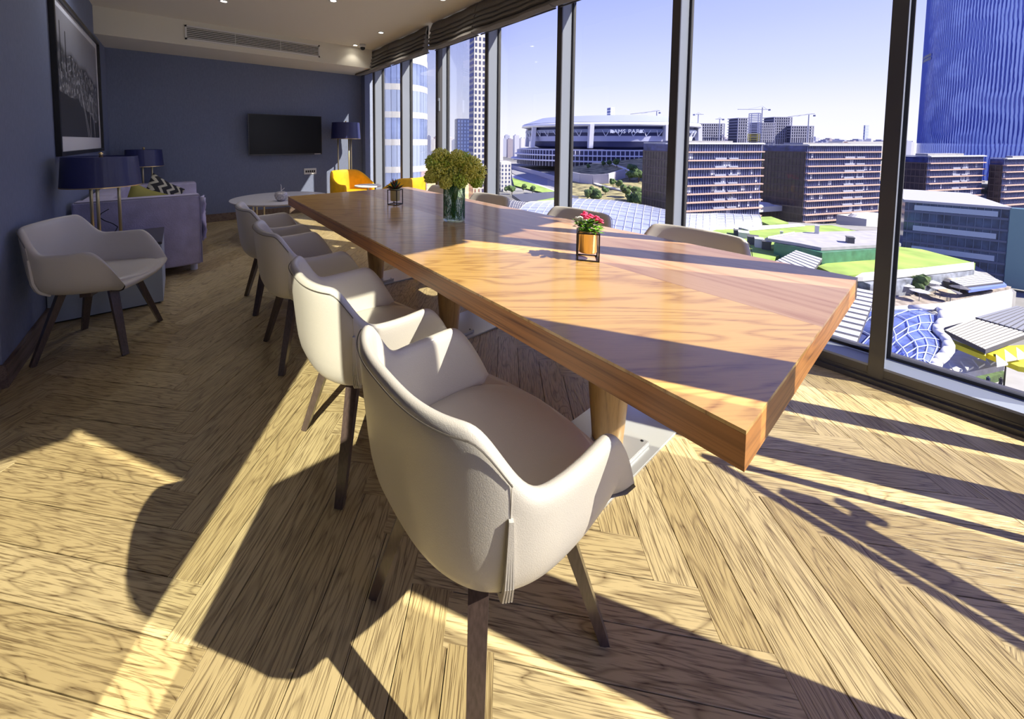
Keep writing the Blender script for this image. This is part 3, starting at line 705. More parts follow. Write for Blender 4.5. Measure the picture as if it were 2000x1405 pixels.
t = thing('pink_flowers', 'potted pink and white blossoms with bright green leaves near the table middle', 'flowers', (*P1, TZ+.122))
m = MB()
for k in range(150):
    a = random.uniform(0, 2*PI); r = random.uniform(.005, .048); z = random.uniform(-.002, .048)
    leaf(m, Vector((r*math.cos(a), r*math.sin(a), z)), Vector((math.cos(a), math.sin(a), random.uniform(-.2, .9))), .010, .026)
m.obj('leaves', leafm, t, kind='stuff')
pk = mat('pink_petal', (.80, .05, .16), .6, var=.4, vscale=200); wh = mat('white_petal', (.85, .85, .82), .6)
rx = Vector((rt.x, rt.y, 0))
for k in range(24):
    u = random.uniform(-.042, .050); v = random.uniform(-.04, .04); zc = .062+.020*random.random()-abs(u-.005)*.45
    c = rx*u+Vector((-rx.y, rx.x, 0))*v
    m = MB()
    for q in range(5):
        a = 2*PI*q/5; m.ico((c.x+.006*math.cos(a), c.y+.006*math.sin(a), zc+.003*(q % 2)), .0066, 1, (1, 1, .7))
    m.obj('blossom', wh if u < -.024 else pk, t)
P2 = (1.429, 2.709)
cube_planter(*P2, 'black wire cube with brass pot at the far end, holding the reddish plant', .087, math.radians(28), 0)
t = thing('red_succulent', 'small spiky plant with red tipped leaves at the far end of the table', 'plant', (*P2, TZ+.122))
for k in range(34):
    a = random.uniform(0, 2*PI); el = random.uniform(.25, 1.4); m = MB(); l = random.uniform(.055, .100)
    d = Vector((math.cos(a)*math.cos(el), math.sin(a)*math.cos(el), math.sin(el)))
    m.cyl((0, 0, 0), d*l*.5, .005, .008, n=5).cyl(d*l*.5, d*l, .008, .001, n=5)
    m.obj('leaf', mat('red_tip', (.30, .035, .02), .5) if k % 3 == 0 else leafd, t, smooth=True)
PV = (1.447, 1.924)
t = thing('glass_vase', 'tall green streaked glass vase at the middle of the table', 'vase', (*PV, TZ))
t.scale = (.9455,)*3
o = MB().lathe([(0, .002), (.070, .002), (.076, .01), (.076, .250), (.0735, .250), (.0735, .02), (0, .016)], n=40).obj('glass_body', vase_m, t, smooth=False); autosmooth(o, 60)
m = MB()   # trapped green fibres in the glass
for k in range(800):
    a = random.uniform(0, 2*PI); z = random.uniform(.01, .235); dz = random.uniform(.008, .03); da = random.uniform(-.16, .16)
    r = .0745
    m.bar((r*math.cos(a), r*math.sin(a), z), (r*math.cos(a+da), r*math.sin(a+da), min(.248, z+dz)), .0026, .0010)
m.obj('glass_fibres', mat('green_fibre', (.06, .22, .10), .4, var=.6, vscale=40), t, kind='stuff')
t = thing('yellow_flower_bunch', 'large bunch of tiny yellow green flowers standing in the green vase', 'flowers', (*PV, TZ+.01))
t.scale = (.9455,)*3
m = MB()
for k in range(34):
    a = random.uniform(0, 2*PI); r0 = random.uniform(0, .05); r1 = random.uniform(.02, .13)
    m.cyl((r0*math.cos(a+2.5), r0*math.sin(a+2.5), .01), (r1*.45*math.cos(a), r1*.45*math.sin(a), .23), .0022, n=5).cyl((r1*.45*math.cos(a), r1*.45*math.sin(a), .23), (r1*math.cos(a), r1*math.sin(a), .36), .0018, n=5)
m.obj('stems', mat('green_stem', (.06, .18, .02), .6), t, kind='stuff')
fy = mat('yellow_green_bud', (.92, .90, .16), .65, var=.4, vscale=120); fg = mat('green_bud', (.58, .72, .11), .65, var=.4, vscale=120)
rx = Vector((rt.x, rt.y, 0)); ry = Vector((-rt.y, rt.x, 0))
heads = [(-.145, .40, .055), (-.095, .44, .06), (-.12, .34, .06), (-.04, .41, .06), (.02, .43, .06), (-.02, .34, .06), (.07, .41, .06), (.12, .39, .06), (.165, .34, .055), (.155, .27, .045), (.09, .32, .06), (-.16, .30, .045), (.04, .28, .05), (-.06, .27, .045)]
for i, (u, z, r) in enumerate(heads):
    for jj in range(2):
        m = MB(); c = rx*u+ry*random.uniform(.01, .07)*(1 if jj else -1)
        for k in range(300):
            d = Vector((random.gauss(0, 1), random.gauss(0, 1), random.gauss(0, 1))).normalized(); q = r*random.uniform(.55, 1.08)
            s_ = random.uniform(.006, .011); p = Vector((c.x+d.x*q, c.y+d.y*q, z-.01+d.z*q))
            v = [m.b.verts.new(p+Vector(e)*s_) for e in ((1, 0, 0), (-.6, .8, 0), (-.6, -.8, 0), (0, 0, 1.2))]
            for f in ((0, 1, 3), (1, 2, 3), (2, 0, 3), (0, 2, 1)): m.b.faces.new([v[w_] for w_ in f])
        m.obj('flower_head', fy if (i+jj) % 3 else fg, t, kind='stuff')
# ================================================================== the city outside
ZG = -44.0
groundm = mat('city_ground', (.16, .16, .17), .9, var=.5, vscale=.03)
conc = mat('pale_concrete', (.50, .49, .50), .8, var=.12, vscale=.2)
concd = mat('grey_concrete', (.24, .235, .26), .85, var=.2, vscale=.15)
asph = mat('asphalt', (.20, .20, .23), .85)
grassm = mat('roof_grass', (.20, .30, .065), .95, var=.35, vscale=.12)
grassd = mat('dry_hillside', (.185, .165, .085), .95, var=.75, vscale=.14)
treem = mat('tree_leaves', (.045, .085, .025), .9, var=.6, vscale=.8)
glassd = mat('dark_blue_glass', (.035, .045, .15), .16, metal=.15, var=.5, vscale=.35)
glass_shade = mat('shaded_brown_glass', (.045, .035, .038), .22, var=.4, vscale=.3)  # office side glass, shade of the unlit face put into the colour
glassl = mat('pale_sky_glass', (.26, .33, .60), .12, metal=.35, var=.25, vscale=.4)
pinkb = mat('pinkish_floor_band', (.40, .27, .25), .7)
shadeb = mat('shaded_brown_band', (.085, .062, .058), .7)  # side bands darkened in colour for the face turned from the sun
whiteb = mat('white_cladding', (.48, .48, .50), .55)
roofw = mat('white_metal_roof', (.40, .41, .46), .45, var=.08, vscale=1)
roofg = mat('grey_flat_roof', (.27, .27, .31), .8, var=.15, vscale=.4)
MB().box(-1500, 4500, -1200, 6000, ZG-2, ZG).obj('ground_city', groundm, label='hazy grey city ground spreading to the horizon below the tower', cat='ground')
def along(C, d, px):                       # distance along direction d from C at which the picture column px is met
    k = (px-CX)/F; n = rt-fw*k; p = C-Vector((0, 0, H)); return -(p.dot(n))/(d.dot(n))
def hd(a): a = math.radians(a); return Vector((math.sin(a), math.cos(a), 0))
def flat(name, label, cat, pix, z, th, m, group=None, kind=None, extra=None):
    P = [onz(x, y, z) for x, y in pix]
    c = sum(P, Vector())/len(P); o = MB().prism([(p.x-c.x, p.y-c.y) for p in P], -th, 0).obj(name, m, label=label, cat=cat, group=group, loc=(c.x, c.y, z)); return o
def office(label, px, d, ztop, zbase, head, pxr, pxl, nf, seed, fin=1.5, band=.6, depthmax=None, bm=pinkb, sidem=shadeb):
    C = pt(px, 276, d); C.z = 0
    d1 = hd(head); d2 = hd(head-90)
    L1 = along(C, d1, pxr); L2 = along(C, d2, pxl) if pxl is not None else (depthmax or 30)
    t = thing('office_block', label, 'building', (C.x, C.y, zbase), PI/2-math.radians(head), 'brown banded office blocks')
    Hh = ztop-zbase; fh = Hh/nf         # local x along the front, local y away
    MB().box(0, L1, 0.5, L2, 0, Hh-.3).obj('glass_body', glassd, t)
    MB().box(-.25, 0.02, 0.5, L2, 0, Hh-fh).obj('side_wall', glass_shade, t)
    random.seed(seed)
    for f in range(1, nf+1):
        z = f*fh
        MB().box(-.1, L1+.1, -.9, .6, z-band*.5, z+band*.5).obj('floor_band', bm if f < nf else roofw, t)
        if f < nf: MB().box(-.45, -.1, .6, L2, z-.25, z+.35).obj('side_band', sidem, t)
    m = MB(); x = .6
    while x < L1: m.box(x-.07, x+.07, .2, .52, 0, Hh-.4); x += fin
    m.obj('window_fins', mat('steel_blue_fin', (.16, .19, .36), .5), t, kind='stuff')
    m = MB(); y = 1.2
    while y < L2: m.box(-.40, -.22, y-.08, y+.08, 0, Hh-fh); y += 1.8
    m.obj('side_fins', mat('shaded_brown_fin', (.10, .075, .085), .6), t, kind='stuff')  # side fins painted darker to stand for shade
    m = MB(); bx = L1*random.uniform(.40, .55)
    for f in range(1, nf-1):
        m.box(bx, bx+L1*.13, -.1, .7, f*fh+.4, f*fh+1.3).box(bx+L1*.16, bx+L1*.27, -.1, .7, f*fh+.5, f*fh+1.2)
    m.obj('balcony_panels', mat('pale_panel', (.24, .26, .38), .5), t, kind='stuff')
    m = MB()
    for k in range(26):
        f = random.randint(0, nf-2); x = random.uniform(1, L1-2); m.box(x, x+random.choice((1.2, 2.6)), .36, .5, f*fh+.9, f*fh+fh-.7)
    m.obj('lowered_blinds', mat('white_blind', (.38, .40, .52), .6), t, kind='stuff')
    MB().box(0, L1, -.2, 1.0, Hh, Hh+.5).box(0, .6, .5, L2, Hh, Hh+.5).obj('parapet', roofw, t)
    MB().box(L1*.15, L1*.8, L2*.35, L2*.8, Hh, Hh+1.4).obj('roof_plant', roofg, t)
    return t, L1, L2
office('wide brown office block with pink floor bands between the third and fourth frames', 1322, 176, .6, -40.5, 112, 1491, 1257, 10, 3)
office('office block with pink floor bands and a shaded side left of the nearest frame', 1578, 200, -.2, -46, 112, 1724, 1492, 12, 5)
office('banded office block right of the nearest frame, below the blue tower', 1817, 212, -6.5, -46, 112, 1925, 1762, 10, 8)
office('banded office block cut off by the right photo edge', 1966, 220, -8.0, -48, 112, 2120, 1936, 10, 11)
# deep blue round tower at the right
Ct = pt(2230, 276, 300); Ct.z = 0
bt = thing('round_blue_tower', 'huge round blue glass tower with wavy vertical fins at the right edge', 'building', (Ct.x, Ct.y, -30))
Rt = None
k = (1791-CX)/F
nrm = (rt-fw*k); nrm.z = 0; Rt = abs((Ct).dot(nrm)/nrm.length)
tm = bpy.data.materials.new('blue_fin_glass'); tm.use_nodes = True; q = tm.node_tree; b = q.nodes['Principled BSDF']; b.inputs['Roughness'].default_value = .22; b.inputs['Metallic'].default_value = .05
tcn = N(q, 'ShaderNodeTexCoord'); sx = N(q, 'ShaderNodeSeparateXYZ'); q.links.new(tcn.outputs['Object'], sx.inputs[0])
at = N(q, 'ShaderNodeMath', operation='ARCTAN2'); q.links.new(sx.outputs['Y'], at.inputs[0]); q.links.new(sx.outputs['X'], at.inputs[1])
nz = N(q, 'ShaderNodeTexNoise', Scale=.035, Detail=3.0); q.links.new(tcn.outputs['Object'], nz.inputs['Vector'])
ma = N(q, 'ShaderNodeMath', operation='MULTIPLY_ADD'); ma.inputs[1].default_value = .055; q.links.new(nz.outputs['Fac'], ma.inputs[0]); q.links.new(at.outputs[0], ma.inputs[2])
pg = N(q, 'ShaderNodeMath', operation='PINGPONG'); pg.inputs[1].default_value = .0105; q.links.new(ma.outputs[0], pg.inputs[0])
rr = N(q, 'ShaderNodeValToRGB'); e = rr.color_ramp.elements; e[0].position = 0; e[0].color = (.05, .08, .40, 1); e[1].position = 1; e[1].color = (.52, .66, 1, 1)
mu = N(q, 'ShaderNodeMath', operation='MULTIPLY'); mu.inputs[1].default_value = 95; q.links.new(pg.outputs[0], mu.inputs[0]); q.links.new(mu.outputs[0], rr.inputs[0])
e = rr.color_ramp.elements.new(.28); e.color = (.10, .15, .58, 1); e = rr.color_ramp.elements.new(.42); e.color = (.42, .56, 1, 1)
q.links.new(rr.outputs[0], b.inputs['Base Color'])
MB().lathe([(0, 0), (Rt, 0), (Rt, 29), (Rt*.999, 30), (Rt*.995, 330), (0, 331)], n=220).obj('facade', tm, bt)
m = MB()
for kk in range(0, 300, 1):
    a = 2*PI*kk/300; m.box(-.10, .10, Rt-.05, Rt+.35, 31, 330, M=Matrix.Rotation(a, 4, 'Z'))
m.obj('vertical_fins', mat('deep_blue_fin', (.10, .15, .52), .4), bt, kind='stuff')
aa = math.atan2(-(Ct.y), -(Ct.x))
m = MB()
for kk in range(10):
    a = aa-math.acos(min(1, Rt/Ct.length))+.03+kk*.028
    for z in (112.5, 116.0): m.box(-1.6, 1.6, Rt-.2, Rt+.25, z, z+2.6, M=Matrix.Rotation(a-PI/2, 4, 'Z'))
m.obj('open_louvres', blackm, bt, kind='stuff')
# tall white tower with a window grid
def grid_tower(name, label, pxl, pxc, pxr, d, ztop, zbase, head, fh, ww, wm, m1, m2, cat='building', margin=.5):
    C = pt(pxc, 276, d); C.z = 0; d1 = hd(head); d2 = hd(head-90); L1 = along(C, d1, pxr); L2 = along(C, d2, pxl)
    t = thing(name, label, cat, (C.x, C.y, zbase), PI/2-math.radians(head))
    Hh = ztop-zbase; MB().box(0, L1, 0, L2, 0, Hh).obj('tower_body', m1, t)
    m = MB(); nx = max(1, int(L1/ww)); nz = int(Hh/fh)
    for i in range(nx):
        for j in range(nz): x = (i+.5)*L1/nx; z = (j+.5)*fh; m.box(x-ww*.27, x+ww*.27, -.12, .05, z-fh*.30, z+fh*.30)
    m.obj('windows', wm, t, kind='stuff')
    m = MB()
    for j in range(nz): m.box(-.25, .02, .6, L2-.6, (j+.28)*fh, (j+.82)*fh)
    m.obj('side_windows', m2, t, kind='stuff')
    return t
winb = mat('window_blue_dark', (.05, .06, .16), .3)
grid_tower('white_grid_tower', 'tall slim white tower with a dense grid of windows and a blue side', 916, 925, 962, 226, 66, -38, 108, 3.55, 2.2, winb, whiteb, mat('side_blue', (.05, .08, .33), .4))
grid_tower('white_grid_building', 'small white building with stepped floors and square dark windows beside the ramp', 970, 979, 999, 330, -17, -44, 118, 3.6, 2.4, winb, whiteb, winb)
grid_tower('blue_slab', 'dark blue office slab left of the slim white tower', 888, 893, 917, 420, 27, -30, 115, 4, 3, mat('slab_window', (.12, .17, .42), .3), mat('slab_body', (.05, .07, .20), .4), winb)
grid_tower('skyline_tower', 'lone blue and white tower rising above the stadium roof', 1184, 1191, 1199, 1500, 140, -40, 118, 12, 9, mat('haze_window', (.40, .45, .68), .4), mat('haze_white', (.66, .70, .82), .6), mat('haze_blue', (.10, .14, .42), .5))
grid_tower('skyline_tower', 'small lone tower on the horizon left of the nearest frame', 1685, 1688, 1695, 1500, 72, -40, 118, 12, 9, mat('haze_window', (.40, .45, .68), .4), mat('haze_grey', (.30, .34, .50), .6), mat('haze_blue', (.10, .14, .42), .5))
# curved glass building close at the left
Cc = pt(770, 276, 66); Cc.z = 0
k = (834.5-CX)/F; nrm = rt-fw*k; nrm.z = 0; Rc = abs(Cc.dot(nrm)/nrm.length)
t = thing('curved_glass_building', 'pale rounded glass building with white floor rings seen through the far windows', 'building', (Cc.x, Cc.y, -30))
MB().lathe([(0, 0), (Rc-.3, 0), (Rc-.3, 45), (0, 45)], n=72).obj('core', mat('pale_core', (.20, .25, .42), .3, metal=.2), t)
dn_ = (Cc-Vector((0, 0, 0))).length-Rc
for f in range(-5, 5):
    z = 26.12+f*4.5
    if z > 46: break
    MB().lathe([(Rc-.4, z), (Rc+.02, z), (Rc+.05, z+1.0), (Rc-.4, z+1.0), (Rc-.4, z)], n=72).obj('floor_ring', whiteb, t, smooth=False)
a0 = math.atan2(-Cc.y, -Cc.x)
pn = {}
for f in range(-3, 4):
    z = 27.12+f*4.5
    for kk in range(-9, 12):
        a = a0+kk*.155
        if f not in pn:
            me = MB().box(-Rc*.0725, Rc*.0725, -.08, .02, 0, 3.48).mesh(); me.materials.append(glassl if f % 2 else mat('grey_sky_glass', (.30, .36, .55), .2, metal=.2)); pn[f] = me
        o = cobj('pane', pn[f], None, t); o.location = ((Rc+.0)*math.cos(a), (Rc+.0)*math.sin(a), z); o.rotation_euler = (0, 0, a-PI/2)
MB().lathe([(Rc*.2, 45), (Rc-.1, 45), (Rc, 46.4), (Rc*.2, 46.4)], n=72).obj('roof_ring', whiteb, t)
# ---------------------------------------------------------------- stadium
sd = 560; Cs = pt(1185, 276, sd+70); Cs.z = 0
st_ = thing('stadium', 'large stadium with curved white roof, tall pylons and RAMS PARK sign', 'stadium', (Cs.x, Cs.y, ZG+8), PI/2-math.radians(128))
ax, ay = 138, 100; zz0 = -(ZG+8)
def ell(prof, m, name, n=96, **kw): return MB().lathe([(r, z) for r, z in prof], n=n, sx=ax/100, sy=ay/100).obj(name, m, st_, **kw)
ell([(100, zz0+24), (104, zz0+25), (103, zz0+29), (80, zz0+40), (45, zz0+42), (45, zz0+39), (80, zz0+37), (100, zz0+24)], mat('white_roof_shell', (.78, .79, .86), .5), 'roof', smooth=True)
ell([(101.5, zz0+30.3), (80, zz0+40.6), (58, zz0+42.6), (58, zz0+42), (80, zz0+40)], mat('grey_blue_roofing', (.24, .27, .42), .5), 'roofing')
ell([(80, zz0-10), (88, zz0-6), (93, zz0+8), (94, zz0+16), (97, zz0+24), (60, zz0+24)], mat('stadium_dark_glass', (.05, .06, .17), .5), 'bowl')
ell([(94, zz0+2), (95.5, zz0+10), (94, zz0+10), (93, zz0+2)], mat('pale_banner', (.42, .45, .68), .7), 'banner_ring')
ell([(97, zz0+15), (99, zz0+20), (97.5, zz0+20), (96, zz0+15)], mat('upper_ring', (.26, .30, .48), .6), 'upper_ring')
for i in range(44):
    a = 2*PI*i/44; a1 = a+.035; a2 = a-.035
    m = MB(); p = lambda r, an, z: (r*ax/100*math.cos(an), r*ay/100*math.sin(an), z)
    m.bar(p(96.5, a, zz0+9), p(99, a1, zz0+18), .8, .8).bar(p(96.5, a, zz0+9), p(99, a2, zz0+18), .8, .8); m.obj('v_strut', mat('pale_strut', (.62, .65, .80), .5), st_)
for i in range(8):
    a = math.radians(20+i*45); m = MB(); m.bar(p(102, a, zz0-8), p(100, a, zz0+26), 7, 6, 11, 6).obj('pylon', mat('pylon_white', (.55, .57, .72), .6), st_)
for z, r in ((-12, 106), (-20, 112), (-28, 117)):
    ell([(r-8, zz0+z), (r, zz0+z), (r, zz0+z+1.8), (r-8, zz0+z+1.8), (r-8, zz0+z)], mat('podium_white', (.60, .61, .74), .7), 'podium_deck')
ell([(0, 0), (106, 0), (106, zz0-12), (0, zz0-12)], mat('podium_dark', (.045, .045, .10), .7), 'podium')
m = MB()
for i in range(150):
    a = 2*PI*i/150; m.box(-.5, .5, -.5, .5, 0, zz0-12, M=Matrix.Translation(p(109, a, 0)))
m.obj('podium_columns', mat('podium_white', (.6, .6, .7), .7), st_, kind='stuff')
# stadium sign, standing tangent to the bowl and facing us
def text_mesh(body, size, ext=.02):
    cu = bpy.data.curves.new('text', 'FONT'); cu.body = body; cu.size = size; cu.space_character = 1.12; cu.extrude = ext; cu.align_x = 'CENTER'; cu.align_y = 'CENTER'; cu.offset = 0
    o = bpy.data.objects.new('text_tmp', cu); COL.objects.link(o); dg = bpy.context.evaluated_depsgraph_get(); dg.update()
    me = bpy.data.meshes.new_from_object(o.evaluated_get(dg)); bpy.data.objects.remove(o); return me
fd = Vector((fw.x, fw.y, 0)).normalized()
P0 = pt(1224, 257, 516)
sg_ = cobj('sign_letters', text_mesh('RAMS PARK', 7.6, .4), mat('sign_white', (.92, .93, .98), .5, emit=(.9, .92, 1), estr=.25), st_)
sg_.parent = None; sg_.location = P0; v = Vector((P0.x, P0.y, 0)).normalized(); ang = math.atan2(v.y, v.x)
bpy.context.view_layer.update()
sg_.rotation_euler = (PI/2, 0, ang-PI/2); bpy.context.view_layer.update()
Wm = sg_.matrix_world.copy(); sg_.parent = st_; sg_.matrix_parent_inverse = st_.matrix_world.inverted(); sg_.matrix_world = Wm
for px in (1196, 1252):
    Pq = pt(px, 257, 516); o = MB().lathe([(0, -.3), (2.2, -.3), (2.2, .3), (0, .3)], n=16).obj('club_crest', mat('sign_white', (.9, .9, .95), .5), st_)
    o.rotation_euler = (PI/2, 0, ang-PI/2); o.matrix_parent_inverse = st_.matrix_world.inverted(); o.location = Pq
# ---------------------------------------------------------------- skyline
random.seed(21)
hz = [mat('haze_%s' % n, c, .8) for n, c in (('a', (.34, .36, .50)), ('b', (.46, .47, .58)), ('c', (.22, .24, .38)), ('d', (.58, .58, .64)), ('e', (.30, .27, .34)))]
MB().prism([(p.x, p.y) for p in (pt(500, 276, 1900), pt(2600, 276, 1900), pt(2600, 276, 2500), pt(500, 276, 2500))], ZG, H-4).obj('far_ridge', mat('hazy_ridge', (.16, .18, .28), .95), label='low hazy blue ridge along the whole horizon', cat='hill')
ORD = ['first', 'second', 'third', 'fourth', 'fifth', 'sixth', 'seventh', 'eighth', 'ninth', 'tenth', 'eleventh', 'twelfth', 'thirteenth', 'fourteenth', 'fifteenth', 'sixteenth', 'seventeenth', 'eighteenth', 'nineteenth', 'twentieth', 'twenty first', 'twenty second', 'twenty third', 'twenty fourth', 'twenty fifth']
REG = [(838, 914, 7, 'behind the flower bunch'), (978, 1034, 6, 'left of the stadium'), (1352, 1440, 7, 'left of the unfinished blocks'), (1446, 1596, 8, 'behind the unfinished blocks'), (1600, 1735, 9, 'right of the unfinished blocks'), (1764, 1788, 8, 'just right of the nearest frame')]
for a_, b_, st__, reg in REG:
    for i, px in enumerate(range(a_, b_, st__)):
        d = 900+(i*3 % 7)*75
        wpx = random.uniform(6, 12); hp = random.uniform(2, 14) if px < 1600 else random.uniform(-1, 8)
        P = pt(px, 276, d); ci = random.randrange(5)
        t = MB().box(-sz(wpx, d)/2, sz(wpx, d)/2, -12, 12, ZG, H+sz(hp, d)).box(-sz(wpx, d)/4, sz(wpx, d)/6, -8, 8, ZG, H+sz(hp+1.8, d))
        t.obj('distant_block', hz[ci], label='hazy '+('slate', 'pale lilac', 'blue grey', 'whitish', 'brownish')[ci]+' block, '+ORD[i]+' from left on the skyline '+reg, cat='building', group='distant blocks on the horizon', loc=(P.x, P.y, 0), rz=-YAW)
def frame_building(label, pxl, pxr, ytop, ybot, d, cols_, rows_):
    t = thing('concrete_frame_building', label, 'building', (0, 0, 0)); A = pt(pxl, 276, d); B = pt(pxr, 276, d); A.z = B.z = 0
    c = (A+B)/2; t.location = (c.x, c.y, 0); t.rotation_euler.z = math.atan2((B-A).y, (B-A).x); w_ = (B-A).length; z1 = H+sz(276-ytop, d); z0 = H+sz(276-ybot, d)
    MB().box(-w_/2+1, w_/2-1, 4, 24, z0-20, z1-1).obj('core', mat('shade_core', (.05, .055, .11), .9), t)
    for j in range(rows_+1):
        z = lerp(z0, z1, j/rows_); MB().box(-w_/2, w_/2, 0, 26, z-.6, z+.6).obj('floor_slab', mat('raw_concrete', (.27, .28, .40), .9), t)
    m = MB()
    for i in range(cols_+1):
        x = lerp(-w_/2, w_/2, i/cols_); m.box(x-.7, x+.7, 0, 1.5, z0-20, z1)
    m.obj('columns', mat('raw_concrete', (.27, .28, .40), .9), t, kind='stuff')
frame_building('low wide unfinished concrete building left on the skyline', 1362, 1414, 240, 266, 640, 12, 5)
frame_building('round looking unfinished block left of the yellow mast', 1441, 1462, 229, 268, 640, 5, 7)
frame_building('long unfinished concrete building right of the yellow mast', 1482, 1512, 238, 270, 640, 8, 6)
frame_building('tallest unfinished tower of the skyline right of the mast', 1511, 1545, 227, 268, 660, 8, 8)
frame_building('low unfinished concrete wing at the right of the group', 1545, 1588, 244, 266, 650, 10, 4)
def crane(label, pxm, ybase, ytop, pxa, pxb, yj, d=620, pxj2=None, yj2=None, group=None):
    P = pt(pxm, 276, d); t = thing('tower_crane', label, 'crane', (P.x, P.y, 0)); ybase = 276+(44+H)*F/d; r_ = Vector((rt.x, rt.y, 0)).normalized()
    cm = mat('crane_grey', (.22, .24, .38), .6)
    z0, z1 = H+sz(276-ybase, d), H+sz(276-ytop, d)
    MB().bar((0, 0, z0), (0, 0, z1), 1.1, 1.1).obj('mast', cm, t)
    a = r_*sz(pxa-pxm, d); b = r_*sz(pxb-pxm, d); za, zb_ = H+sz(276-yj, d), H+sz(276-(yj2 or yj), d)
    MB().bar((a.x, a.y, za), (b.x, b.y, zb_), .9, .9).obj('jib', cm, t)
    MB().bar((a.x*.6, a.y*.6, za+.2), (0, 0, z1+2), .3, .3).bar((b.x*.6, b.y*.6, zb_+.2), (0, 0, z1+2), .3, .3).obj('tie', cm, t)
    e_ = b if abs(b.length) < abs(a.length) else a
    MB().box(e_.x-1.5, e_.x+1.5, e_.y-1.5, e_.y+1.5, (za+zb_)/2-2, (za+zb_)/2+.5).obj('counterweight', cm, t)
crane('long level tower crane above the unfinished blocks', 1486, 240, 208, 1438, 1500, 212)
crane('tower crane whose jib slopes up to the right of the unfinished tower', 1577, 262, 222, 1537, 1588, 226, yj2=220)
crane('short tower crane just right of the third frame', 1362, 262, 221, 1354, 1372, 222)
crane('tower crane above the right end of the stadium roof', 1281, 238, 216, 1230, 1287, 222, yj2=215)
crane('small tower crane between the third frame and the unfinished blocks', 1404, 250, 230, 1396, 1411, 231)
P = pt(1472, 276, 330); t = thing('net_mast', 'tall white and yellow netted mast standing before the skyline', 'mast', (P.x, P.y, -25))
for z0, z1, m_ in ((0, 22, whiteb), (22, 27, whiteb), (27, 34, mat('yellow_net', (.75, .62, .12), .7)), (34, 52, mat('white_net', (.62, .62, .74), .7))):
    m = MB()
    s_ = 3.3 if z0 >= 22 else 2.2
    for x in (-s_, s_):
        for y in (-s_, s_): m.box(x-.25, x+.25, y-.25, y+.25, z0, z1)
    z = z0
    while z < z1: m.box(-s_, s_, -s_-.15, -s_+.15, z, z+.5).box(-s_, s_, s_-.15, s_+.15, z, z+.5).box(-s_-.15, -s_+.15, -s_, s_, z, z+.5).box(s_-.15, s_+.15, -s_, s_, z, z+.5); z += 1.6
    m.obj('lattice_stage', m_, t)
t = thing('billboard_store', 'low white long building with a dark round sign far right of the skyline', 'building', tuple(pt(1685, 276, 520).xy)+(0,), math.atan2(rt.y, rt.x))
MB().box(-28, 36, 0, 20, -30, H+sz(276-257, 520)-12).obj('wall', whiteb, t); o = MB().cyl((-24, -.5, -2), (-24, .5, -2), 4.5, n=20).obj('round_sign', mat('dark_red_sign', (.12, .05, .08), .6), t)
# ---------------------------------------------------------------- hillside, roads and walls between stadium and mall
flat('ramp_road', 'curving grey highway running down left of the fourth frame', 'road', [(998, 323), (1088, 355), (1125, 380), (1090, 384), (1000, 338)], ZG+.6, .5, asph)
flat('ramp_road', 'pale lower road with parked cars beside the green bank', 'road', [(1000, 340), (1085, 372), (1088, 383), (1000, 350)], ZG+1.0, .4, mat('pale_asphalt', (.38, .38, .44), .9))
flat('green_bank', 'bright green grassy bank below the road left of the fourth frame', 'grass', [(1000, 347), (1052, 362), (1085, 374), (1060, 376), (1004, 362)], ZG+1.4, .4, grassm)
def wall_strip(label, pts, d, hgt, m_):
    m = MB()
    for (a, ya), (b_, yb) in zip(pts, pts[1:]):
        A = onz(a, ya, ZG); B = onz(b_, yb, ZG); m.bar((A.x, A.y, ZG+hgt/2), (B.x, B.y, ZG+hgt/2), 1.2, hgt)
    m.obj('retaining_wall', m_, label=label, cat='wall')
lil = mat('lilac_concrete', (.40, .39, .48), .85)
wall_strip('long pale retaining wall under the stadium podium', [(1004, 312), (1040, 316), (1088, 326), (1170, 330)], 0, 7, lil)
wall_strip('second retaining wall along the highway', [(1000, 330), (1050, 343), (1088, 356), (1120, 366)], 0, 6, lil)
def slope(px, f):             # f 0..1 from the foot of the slope (250 m away) to its crest (455 m)
    P = pt(px, 276, lerp(250, 455, f)); return Vector((P.x, P.y, ZG+26*f*(.55+.45*min(1, max(0, (px-1110)/150)))+2.2*noise.noise(P*.025)))
def onslope(px, py):
    best = min(range(101), key=lambda k: abs((lambda q: CY+F*(q-Vector((0, 0, H))).dot(dn)/(q-Vector((0, 0, H))).dot(fw))(slope(px, k/100))-py))
    return slope(px, best/100)
m = MB(); K = 34; R = []
for i in range(K+1): R.append([m.b.verts.new(slope(1112+(1330-1112)*i/K, j/18)) for j in range(19)])
for A, B in zip(R, R[1:]):
    for j in range(18): m.b.faces.new((A[j], A[j+1], B[j+1], B[j]))
m.obj('dry_hillside', grassd, smooth=True, label='dry yellow green hillside with paths right of the fourth frame', cat='hill')
for lab, pp, w_ in (('upper pale footpath descending across the dry hillside', [(1160, 314), (1196, 321), (1238, 336)], 4), ('middle pale footpath climbing to the meeting point on the hillside', [(1140, 352), (1190, 346), (1238, 337)], 3), ('lower pale footpath leading right below the others on the hillside', [(1146, 352), (1172, 363), (1245, 379)], 3.5)):
    m = MB(); P = [onslope(*q)+Vector((0, 0, .5)) for q in pp]
    Q = [a_.lerp(b_, k/5) for a_, b_ in zip(P, P[1:]) for k in range(5)]+[P[-1]]
    for a_, b_ in zip(Q, Q[1:]): m.bar(a_, b_, w_, 1.0)
    m.obj('footpath', mat('pale_path', (.56, .53, .48), .9), label=lab, cat='path')
m = MB(); P = [onslope(*q) for q in [(1114, 352), (1135, 357), (1160, 360), (1190, 358), (1222, 347)]]
for a_, b_ in zip(P, P[1:]): m.bar(a_+Vector((0, 0, 4)), b_+Vector((0, 0, 4)), 1.2, 9)
